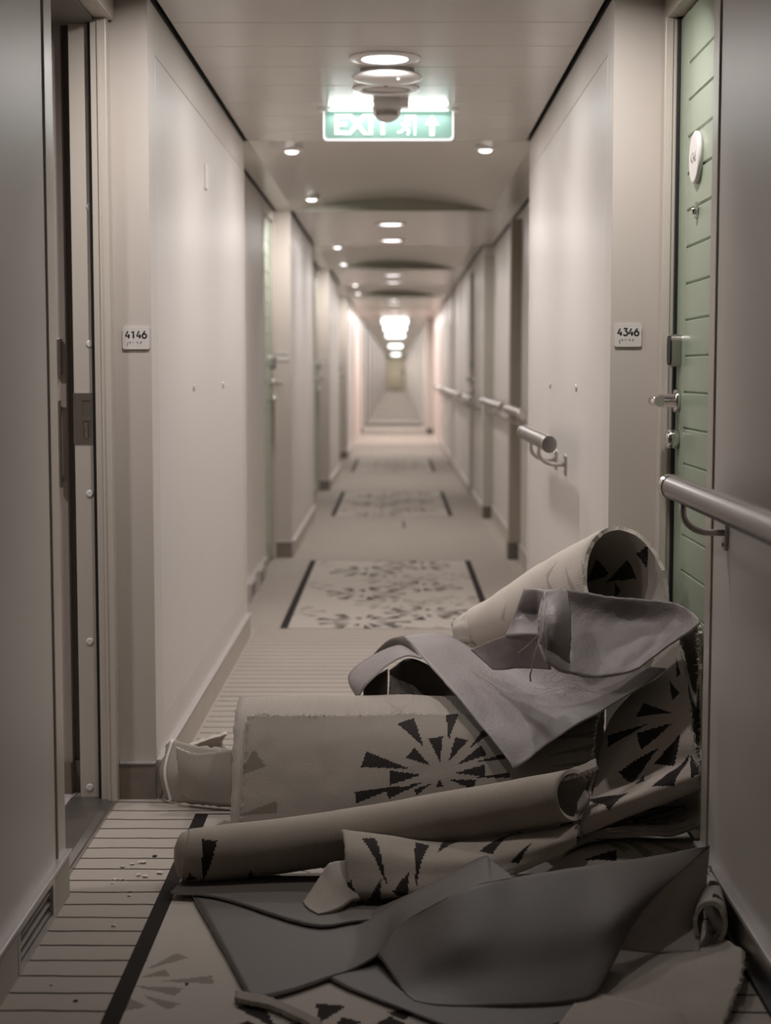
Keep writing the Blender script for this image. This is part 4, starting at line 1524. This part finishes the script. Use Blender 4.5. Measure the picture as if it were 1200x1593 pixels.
lip2.build('turned_lip', M['plain_pile'], M['plain_pile'], M['rim'], .009, o)

# ---- G: patterned carpet wave down the right side, ending in a rolled hem
wave = Sheet(grid_from([
    [(1035, 990, 3.70), (1046, 984, 3.69), (1054, 988, 3.68), (1060, 1000, 3.66)],
    [(1000, 1058, 3.70), (1028, 1052, 3.66), (1050, 1052, 3.62), (1066, 1056, 3.58)],
    [(950, 1118, 3.68), (1000, 1112, 3.61), (1040, 1108, 3.56), (1073, 1108, 3.52)],
    [(932, 1175, 3.62), (985, 1165, 3.56), (1040, 1158, 3.51), (1081, 1155, 3.47)],
    [(924, 1228, 3.53), (985, 1208, 3.52), (1045, 1190, 3.49), (1085, 1180, 3.455)],
    [(915, 1250, 3.47), (985, 1225, 3.46), (1045, 1203, 3.44), (1087, 1190, 3.42)],
    [(908, 1270, 3.41), (980, 1243, 3.405), (1045, 1218, 3.40), (1088, 1204, 3.385)],
    [(902, 1300, 3.43), (975, 1268, 3.42), (1045, 1240, 3.41), (1088, 1222, 3.395)],
    [(905, 1305, 3.48), (978, 1272, 3.48), (1045, 1246, 3.47), (1088, 1228, 3.44)]], 14, 9), .002, 12, 51, .003, None, edges=(1, 1, 0, 1))
WG = [wave.wedge(a, b, h * 1.15, 1) for a, b, h in (
    ((1045, 1108), (995, 1104), .016), ((1010, 1124), (945, 1152), .013), ((1046, 1124), (993, 1153), .021),
    ((1058, 1140), (1033, 1190), .020), ((1024, 1163), (972, 1212), .022), ((1072, 1172), (1030, 1222), .022),
    ((910, 1243), (963, 1243), .022), ((1052, 1020), (1056, 1050), .012), ((1042, 1057), (1052, 1082), .014),
    ((1000, 1206), (994, 1218), .010), ((1072, 1170), (1085, 1205), .014), ((905, 1292), (925, 1297), .006))]
M['pileG'] = pile_mat('pile_patterned_wave', wedges=WG, base=((.42, .36, .315), (.55, .48, .43)), bumpd=.003)
o = wave.build('patterned_carpet', M['pileG'], M['plain_pile'], M['rim'], .009)
tag(o, 'black and beige starburst carpet draped down the right side of the heap', 'carpet')
fringe('frayed_edge', o, wave.G[:50, -1], 160, .012, M['thread'], .0007, .8, 7)
edge = Sheet(grid_from([
    [(1054, 990, 3.66), (1068, 972, 3.62), (1084, 972, 3.58), (1088, 985, 3.56)],
    [(1062, 1010, 3.65), (1070, 1000, 3.66), (1082, 1000, 3.64), (1088, 1010, 3.58)],
    [(1068, 1060, 3.62), (1075, 1060, 3.64), (1083, 1060, 3.64), (1088, 1066, 3.56)],
    [(1074, 1110, 3.55), (1080, 1115, 3.58), (1086, 1120, 3.58), (1090, 1130, 3.52)],
    [(1081, 1155, 3.50), (1085, 1165, 3.51), (1088, 1175, 3.50), (1090, 1180, 3.47)]], 6, 7), .002, 30, 5, .004)
p_ = edge.build('turned_edge', M['plain_pile'], M['plain_pile'], M['rim'], .008, o)
p_['label'] = 'dark turned edge with a pale frayed rim'
fringe('frayed_edge', o, edge.G[:, -1], 140, .012, M['thread'], .0008, .8, 8)

# ---- G2: lower fold beneath the hem
fold2 = Sheet(grid_from([
    [(880, 1308, 3.52), (940, 1282, 3.54), (1000, 1262, 3.54), (1050, 1246, 3.53), (1086, 1230, 3.48)],
    [(878, 1312, 3.52), (940, 1288, 3.58), (1000, 1276, 3.59), (1050, 1266, 3.57), (1087, 1255, 3.50)],
    [(872, 1322, 3.47), (940, 1292, 3.49), (1000, 1289, 3.48), (1050, 1286, 3.47), (1088, 1272, 3.44)],
    [(866, 1328, 3.44), (935, 1296, 3.43), (1000, 1294, 3.42), (1045, 1297, 3.42), (1083, 1284, 3.41)],
    [(866, 1331, 3.47), (935, 1300, 3.48), (1000, 1299, 3.48), (1045, 1301, 3.48), (1080, 1290, 3.45)]], 10, 8), .002, 10, 61, .001)
cg = fold2.uv(1070, 1262)
WG2 = [fold2.wedge(a, b, h, 1) for a, b, h in (((1070, 1258), (985, 1262), .010), ((1070, 1250), (985, 1275), .008), ((1048, 1281), (1005, 1282), .012), ((1075, 1270), (1055, 1280), .006), ((1060, 1243), (1000, 1256), .010))]
M['pileG2'] = pile_mat('pile_lower_fold', wedges=WG2, base=((.380, .328, .293), (.494, .437, .391)))
o = fold2.build('patterned_carpet', M['pileG2'], M['plain_pile'], M['rim'], .008)
tag(o, 'dark starburst carpet fold tucked beneath the rolled hem at right', 'carpet')

# ---- I: darker patterned bulge below it
bulge = Sheet(grid_from([
    [(846, 1362, 3.44), (900, 1318, 3.50), (960, 1304, 3.52), (1020, 1304, 3.52), (1086, 1306, 3.48)],
    [(838, 1365, 3.36), (890, 1330, 3.42), (955, 1315, 3.44), (1020, 1314, 3.44), (1088, 1316, 3.40)],
    [(838, 1372, 3.30), (890, 1356, 3.36), (955, 1345, 3.38), (1020, 1342, 3.38), (1088, 1338, 3.36)],
    [(838, 1386, 3.27), (890, 1376, 3.31), (955, 1370, 3.33), (1020, 1368, 3.33), (1088, 1366, 3.33)]], 10, 9), .003, 10, 71, .001)
WI = [bulge.wedge(a, b, h, d) for a, b, h, d in (((905, 1338), (958, 1330), .016, 1), ((960, 1308), (1010, 1330), .012, 0), ((930, 1312), (975, 1322), .01, 0), ((1000, 1308), (1060, 1326), .012, 0))]
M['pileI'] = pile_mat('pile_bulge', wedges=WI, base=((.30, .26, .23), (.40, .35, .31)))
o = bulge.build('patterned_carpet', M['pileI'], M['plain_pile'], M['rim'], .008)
tag(o, 'shadowed patterned carpet bulge low at right above the big grey sheet', 'carpet')

# ---- H: patterned strip running under the slim roll, its near end curled up
Hrows = [
    [(531, 1290, 3.345), (600, 1299, 3.35), (690, 1310, 3.36), (790, 1300, 3.39), (900, 1280, 3.40)],
    [(534, 1292, 3.31), (602, 1302, 3.31), (692, 1316, 3.32), (790, 1306, 3.355), (900, 1286, 3.375)],
    [(537, 1320, 3.25), (604, 1330, 3.25), (694, 1338, 3.265), (790, 1326, 3.30), (898, 1300, 3.345)],
    [(538, 1352, 3.22), (606, 1362, 3.215), (696, 1360, 3.24), (792, 1344, 3.285), (896, 1314, 3.345)],
    [(543, 1390, 3.195), (612, 1392, 3.19), (700, 1382, 3.22), (794, 1358, 3.28), (880, 1326, 3.345)],
    [(556, 1404, 3.205), (618, 1398, 3.215), (704, 1386, 3.245), (796, 1362, 3.305), (876, 1330, 3.36)]]
strip = Sheet(grid_from(Hrows, 12, 9), .002, 12, 81, .0012)
WH = [strip.wedge(a, b, h, 1) for a, b, h in (
    ((603, 1377), (572, 1303), .016), ((565, 1402), (536, 1374), .017), ((592, 1366), (580, 1402), .016), ((636, 1354), (622, 1394), .017),
    ((647, 1378), (656, 1312), .016), ((680, 1326), (705, 1306), .020), ((800, 1292), (755, 1326), .018), ((828, 1310), (800, 1342), .010))]
M['pileH'] = pile_mat('pile_curled_strip', wedges=WH, base=((.319, .280, .235), (.418, .368, .319)), bumpd=.0016, q=.0035)
o = strip.build('patterned_carpet', M['pileH'], M['back_fine'], M['rim'], .007)
tag(o, 'curled starburst carpet strip with black wedges below the long slim roll', 'carpet')
curl = Sheet(grid_from([
    [(538, 1338, 3.26), (512, 1343, 3.26), (500, 1360, 3.25), (484, 1384, 3.23), (471, 1403, 3.205)],
    [(545, 1362, 3.22), (528, 1370, 3.21), (514, 1384, 3.195), (498, 1400, 3.175), (478, 1412, 3.165)],
    [(560, 1398, 3.185), (546, 1402, 3.175), (532, 1411, 3.155), (516, 1417, 3.14), (496, 1421, 3.13)]], 8, 8), .001, 14, 3, .001)
p_ = curl.build('curled_lip', M['back_fine'], M['back_fine'], M['rim'], .007, o)
p_['label'] = 'pale underside of the curled end'

# ---- J: the big grey sheet at the front
J1 = Sheet(grid_from([
    [(285, 1378, 3.36), (400, 1370, 3.38), (540, 1362, 3.38), (680, 1352, 3.37), (790, 1345, 3.37)],
    [(272, 1386, 3.30), (380, 1392, 3.28), (510, 1405, 3.22), (620, 1398, 3.215), (740, 1385, 3.22)],
    [(265, 1394, 3.27), (345, 1402, 3.235), (482, 1446, 3.075), (560, 1434, 3.10), (690, 1420, 3.13)]], 12, 10), .0025, 8, 91, .001, None, edges=(1, 1, 1, 1), floor=.017)
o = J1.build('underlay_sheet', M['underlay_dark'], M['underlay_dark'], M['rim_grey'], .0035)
tag(o, 'thin grey underlay flap with a pointed left tip under the long slim roll', 'underlay')

crest = [(586, 1484, 2.885), (625, 1438, 2.94), (690, 1400, 2.95), (745, 1376, 2.97), (800, 1365, 3.0), (900, 1349, 3.03), (1000, 1335, 3.06), (1106, 1315, 3.10)]
J2 = Sheet(grid_from([
    crest,
    [(594, 1494, 2.86), (634, 1452, 2.91), (696, 1412, 2.925), (750, 1388, 2.945), (806, 1377, 2.975), (904, 1362, 3.0), (994, 1350, 3.02), (1092, 1329, 3.08)],
    [(612, 1520, 2.80), (650, 1495, 2.82), (712, 1466, 2.825), (770, 1450, 2.84), (830, 1444, 2.85), (905, 1434, 2.87), (968, 1420, 2.885), (1030, 1384, 2.975)],
    [(628, 1542, 2.75), (662, 1532, 2.76), (722, 1520, 2.76), (780, 1512, 2.76), (840, 1508, 2.765), (908, 1495, 2.79), (955, 1475, 2.825), (988, 1435, 2.905)],
    [(645, 1558, 2.71), (682, 1564, 2.69), (735, 1567, 2.685), (785, 1567, 2.682), (835, 1565, 2.685), (882, 1561, 2.695), (924, 1548, 2.72), (957, 1495, 2.805)]],
    11, 9), .0022, 6, 95, .0012, floor=.010)
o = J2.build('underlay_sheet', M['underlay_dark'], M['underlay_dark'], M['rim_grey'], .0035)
tag(o, 'largest grey underlay sheet, ridged, spread over the floor in front', 'underlay')
bigJ = o
JB = Sheet(grid_from([
    [(298, 1396, 3.28), (430, 1412, 3.22), (520, 1424, 3.17), (580, 1414, 3.17), (640, 1389, 3.19), (700, 1358, 3.22), (752, 1331, 3.25), (764, 1338, 3.20), (782, 1351, 3.10)],
    [(344, 1480, 2.975), (440, 1482, 2.955), (526, 1470, 3.0), (588, 1446, 3.03), (633, 1412, 3.06), (696, 1378, 3.08), (749, 1354, 3.10), (768, 1353, 3.10), (791, 1358, 3.05)],
    [(390, 1562, 2.712), (452, 1546, 2.755), (524, 1518, 2.83), (586, 1484, 2.8855), (625, 1438, 2.9405), (690, 1400, 2.9505), (745, 1376, 2.9705), (772, 1370, 2.985), (800, 1365, 3.0005)]],
    9, 12, (True, True)), .0016, 6, 96, .0010, None, edges=(1, 0, 1, 0), floor=.010)
p_ = JB.build('rear_flap', M['underlay_dark'], M['underlay_dark'], M['rim_grey'], .0035, bigJ)
p_['label'] = 'far side of the ridge with a torn upright corner'
fringe('frayed_edge', bigJ, JB.G[:, -1], 14, .012, M['thread'], .0005, .8, 12)
Kc = Sheet(grid_from([
    [(1105, 1317, 3.10), (1085, 1332, 3.085), (1062, 1352, 3.06), (1030, 1388, 3.01), (1000, 1420, 2.97)],
    [(1100, 1370, 3.08), (1078, 1385, 3.06), (1050, 1400, 3.03), (1020, 1420, 3.0), (985, 1440, 2.955)],
    [(1094, 1430, 3.03), (1070, 1440, 3.01), (1040, 1448, 2.98), (1005, 1456, 2.95), (968, 1460, 2.93)],
    [(1088, 1483, 2.935), (1060, 1482, 2.93), (1030, 1481, 2.925), (1000, 1479, 2.92), (958, 1476, 2.915)]], 8, 9), .001, 12, 3, .0004, floor=.012)
p_ = Kc.build('folded_corner', M['back_fine'], M['underlay_dark'], M['rim_grey'], .004, bigJ)
p_['label'] = 'pale ribbed underside of the folded corner'
J3 = Sheet(grid_from([
    [(500, 1520, 2.845), (590, 1482, 2.94), (740, 1478, 2.93), (880, 1476, 2.92), (960, 1475, 2.90)],
    [(530, 1536, 2.79), (600, 1520, 2.82), (740, 1515, 2.82), (860, 1515, 2.81), (945, 1510, 2.80)],
    [(575, 1556, 2.735), (640, 1556, 2.735), (740, 1554, 2.735), (840, 1552, 2.735), (920, 1550, 2.735)],
    [(712, 1612, 2.59), (750, 1616, 2.58), (790, 1616, 2.58), (835, 1610, 2.59), (878, 1594, 2.625)]], 10, 10), .002, 7, 97, .0012, floor=.009)
o = J3.build('underlay_sheet', M['underlay_dark'], M['underlay_dark'], M['rim_grey'], .003)
tag(o, 'lower grey underlay layer showing at the bottom edge below the ridge', 'underlay')

# ---- K2, K3: pale backing sheets lying at bottom right
K2 = Sheet(grid_from([
    [(900, 1430, 3.15), (990, 1432, 3.145), (1060, 1440, 3.11), (1100, 1446, 3.085), (1157, 1478, 2.86)],
    [(850, 1500, 2.90), (950, 1500, 2.90), (1040, 1502, 2.86), (1105, 1506, 2.83), (1152, 1522, 2.75)],
    [(800, 1560, 2.72), (920, 1560, 2.72), (1030, 1560, 2.71), (1090, 1562, 2.69), (1132, 1572, 2.645)],
    [(780, 1640, 2.52), (900, 1640, 2.52), (1010, 1640, 2.52), (1080, 1640, 2.52), (1118, 1640, 2.51)]], 10, 10), .003, 8, 99, .004, floor=.006)
o = K2.build('carpet_piece', M['back_fine'], M['plain_pile'], M['rim'], .007)
tag(o, 'pale carpet piece lying back up at bottom right with ragged right edge', 'carpet')
fringe('frayed_edge', o, K2.G[:, -1], 160, .008, M['thread'], .0006, .8, 9)
K3 = Sheet(grid_from([
    [(900, 1556, 2.72), (925, 1545, 2.745), (955, 1550, 2.725), (1000, 1560, 2.70), (1060, 1577, 2.65)],
    [(878, 1590, 2.64), (910, 1585, 2.65), (955, 1588, 2.635), (1005, 1594, 2.62), (1080, 1602, 2.59)],
    [(850, 1640, 2.54), (890, 1640, 2.535), (950, 1640, 2.53), (1010, 1640, 2.53), (1110, 1640, 2.52)]], 8, 8), .001, 8, 100, .001, floor=.011)
o = K3.build('carpet_piece', M['back_fine'], M['plain_pile'], M['rim'], .006)
tag(o, 'pale backing piece overlapping at the very bottom of the picture', 'carpet')

# ---- L: little dark curl against the right skirting
pL = [at(1105, 1438, 2.98), at(1112, 1405, 3.08), at(1108, 1375, 3.20)]
pL[0][2] = .052; pL[1][2] = .055; pL[2][2] = .055
GL = tube_grid(pL, [(.032, .046), (.034, .048), (.036, .046)], 9, 28, -math.pi * .42, turns=.80)
GL[..., 0] = np.minimum(GL[..., 0], .632)
curlL = Sheet(GL, .003, 14, 7, .003, False)
if (curlL.N * (curlL.G - curlL.G.mean(1, keepdims=True))).sum() < 0: curlL.sgn *= -1; curlL.N *= -1
WL = [curlL.wedge(a, b, h, 1) for a, b, h in (((1105, 1370), (1118, 1378), .014), ((1112, 1390), (1125, 1400), .014))]
M['pileL'] = pile_mat('pile_small_curl', wedges=WL, base=((.33, .29, .26), (.42, .37, .33)))
o = curlL.build('carpet_scrap', M['pileL'], M['darkdoor'], M['rim'], .008)
tag(o, 'small curled carpet scrap with dark inside against the right skirting', 'carpet')

# ---- M: torn thin strip at the bottom left
tm = [(366, 1556, 2.735), (385, 1560, 2.72), (420, 1566, 2.70), (455, 1578, 2.66), (500, 1600, 2.60)]
strm = Sheet(grid_from([[(x, y - 6, Y + .02) for x, y, Y in tm], [(x + 1, y, Y) for x, y, Y in tm], [(x - 2, y + 6, Y - .015) for x, y, Y in tm]], 7, 4), .002, 30, 2, .003, floor=.012)
o = strm.build('carpet_scrap', M['plain_pile'], M['plain_pile'], M['rim'], .008)
tag(o, 'thin torn carpet sliver on the medallion panel at bottom left', 'carpet')

# ---- loose threads on the sheets
mb = MB()


def thread(pts, r):
    P_ = cr_axis(np.array([at(*p) for p in pts]), 6)
    mb.tube([tuple(p) for p in P_], r, 5)


thread([(852, 930, 3.50), (846, 965, 3.47), (843, 990, 3.45), (832, 1015, 3.45), (827, 1045, 3.46)], .0010)
thread([(846, 962, 3.47), (838, 1000, 3.45), (829, 1030, 3.46), (825, 1050, 3.46)], .0007)
thread([(840, 985, 3.46), (822, 1003, 3.48), (806, 1016, 3.5)], .0006)
thread([(845, 975, 3.46), (850, 1000, 3.45), (849, 1020, 3.44)], .0005)
thread([(826, 1044, 3.46), (825, 1052, 3.46), (826, 1060, 3.46)], .0022)
o = mb.build('loose_thread', M['thread']); o['kind'] = 'stuff'
tag(o, 'pale loose threads hanging from the frayed white flap edge', 'thread')
mb = MB()
rr = np.random.default_rng(5)
for i in range(22):
    x, y = 845 + rr.uniform(0, 60), 1050 + rr.uniform(0, 25)
    a = rr.uniform(0, 6.28)
    pts = []
    for k in range(6):
        pts.append((x, y, 3.64 - (y - 1050) * .0022))
        a += rr.uniform(-.5, .9)
        x += 11 * math.cos(a); y += 6 * math.sin(a)
    thread(pts, .00028)
o = mb.build('fibre_tangle', M['thread']); o['kind'] = 'stuff'
tag(o, 'tangle of fine hair-like fibres on the hanging grey sheet', 'fibres')

# ---- crumbs on the floor
crumb_px = [(190, 1282), (205, 1278), (217, 1276), (222, 1276), (240, 1267), (225, 1296), (215, 1294), (174, 1305), (180, 1300), (200, 1317), (176, 1366), (116, 1473), (78, 1450), (290, 1448), (340, 1530), (188, 1300), (248, 1291), (200, 1323)]
crumb_px.sort(key=lambda q: q[1])
DARK = ((240, 1267), (116, 1473), (290, 1448), (340, 1530))
nd = npale = 0
for i, (px, py) in enumerate(crumb_px):
    s_ = (CAM_H / math.tan(math.atan((py - 796.5) / FPX) + math.radians(PITCH))) / CAM_H
    p = at(px, py, s_)
    r = rng.uniform(.003, .006)
    dark = (px, py) in DARK
    if dark: nd += 1
    else: npale += 1
    bm = bmesh.new(); bmesh.ops.create_icosphere(bm, subdivisions=1, radius=r)
    for q in bm.verts: q.co *= rng.uniform(.6, 1.25)
    me = bpy.data.meshes.new('crumb'); bm.to_mesh(me); bm.free()
    me.materials.append(M['ink'] if dark else M['thread'])
    o = bpy.data.objects.new('crumb', me); o.location = (p[0], p[1], r * .5)
    o.scale = (1.4, 1, .6)
    link(o)
    tag(o, ('tiny dark crumb on the floor left of the heap, %s from the far end' % ORD[nd - 1] if dark else 'tiny pale crumb on the striped floor by the sill, %s from the far end' % ORD[npale - 1]), 'crumb', 'dark crumbs on the floor' if dark else 'pale crumbs on the floor')
# stray black carpet mark far down the floor
t = MB().box(.045, .062, 11.25, 11.75, .001, .004).build('carpet_scrap', M['ink'])
tag(t, 'short black strip lying on the floor between the two far medallion panels', 'carpet')
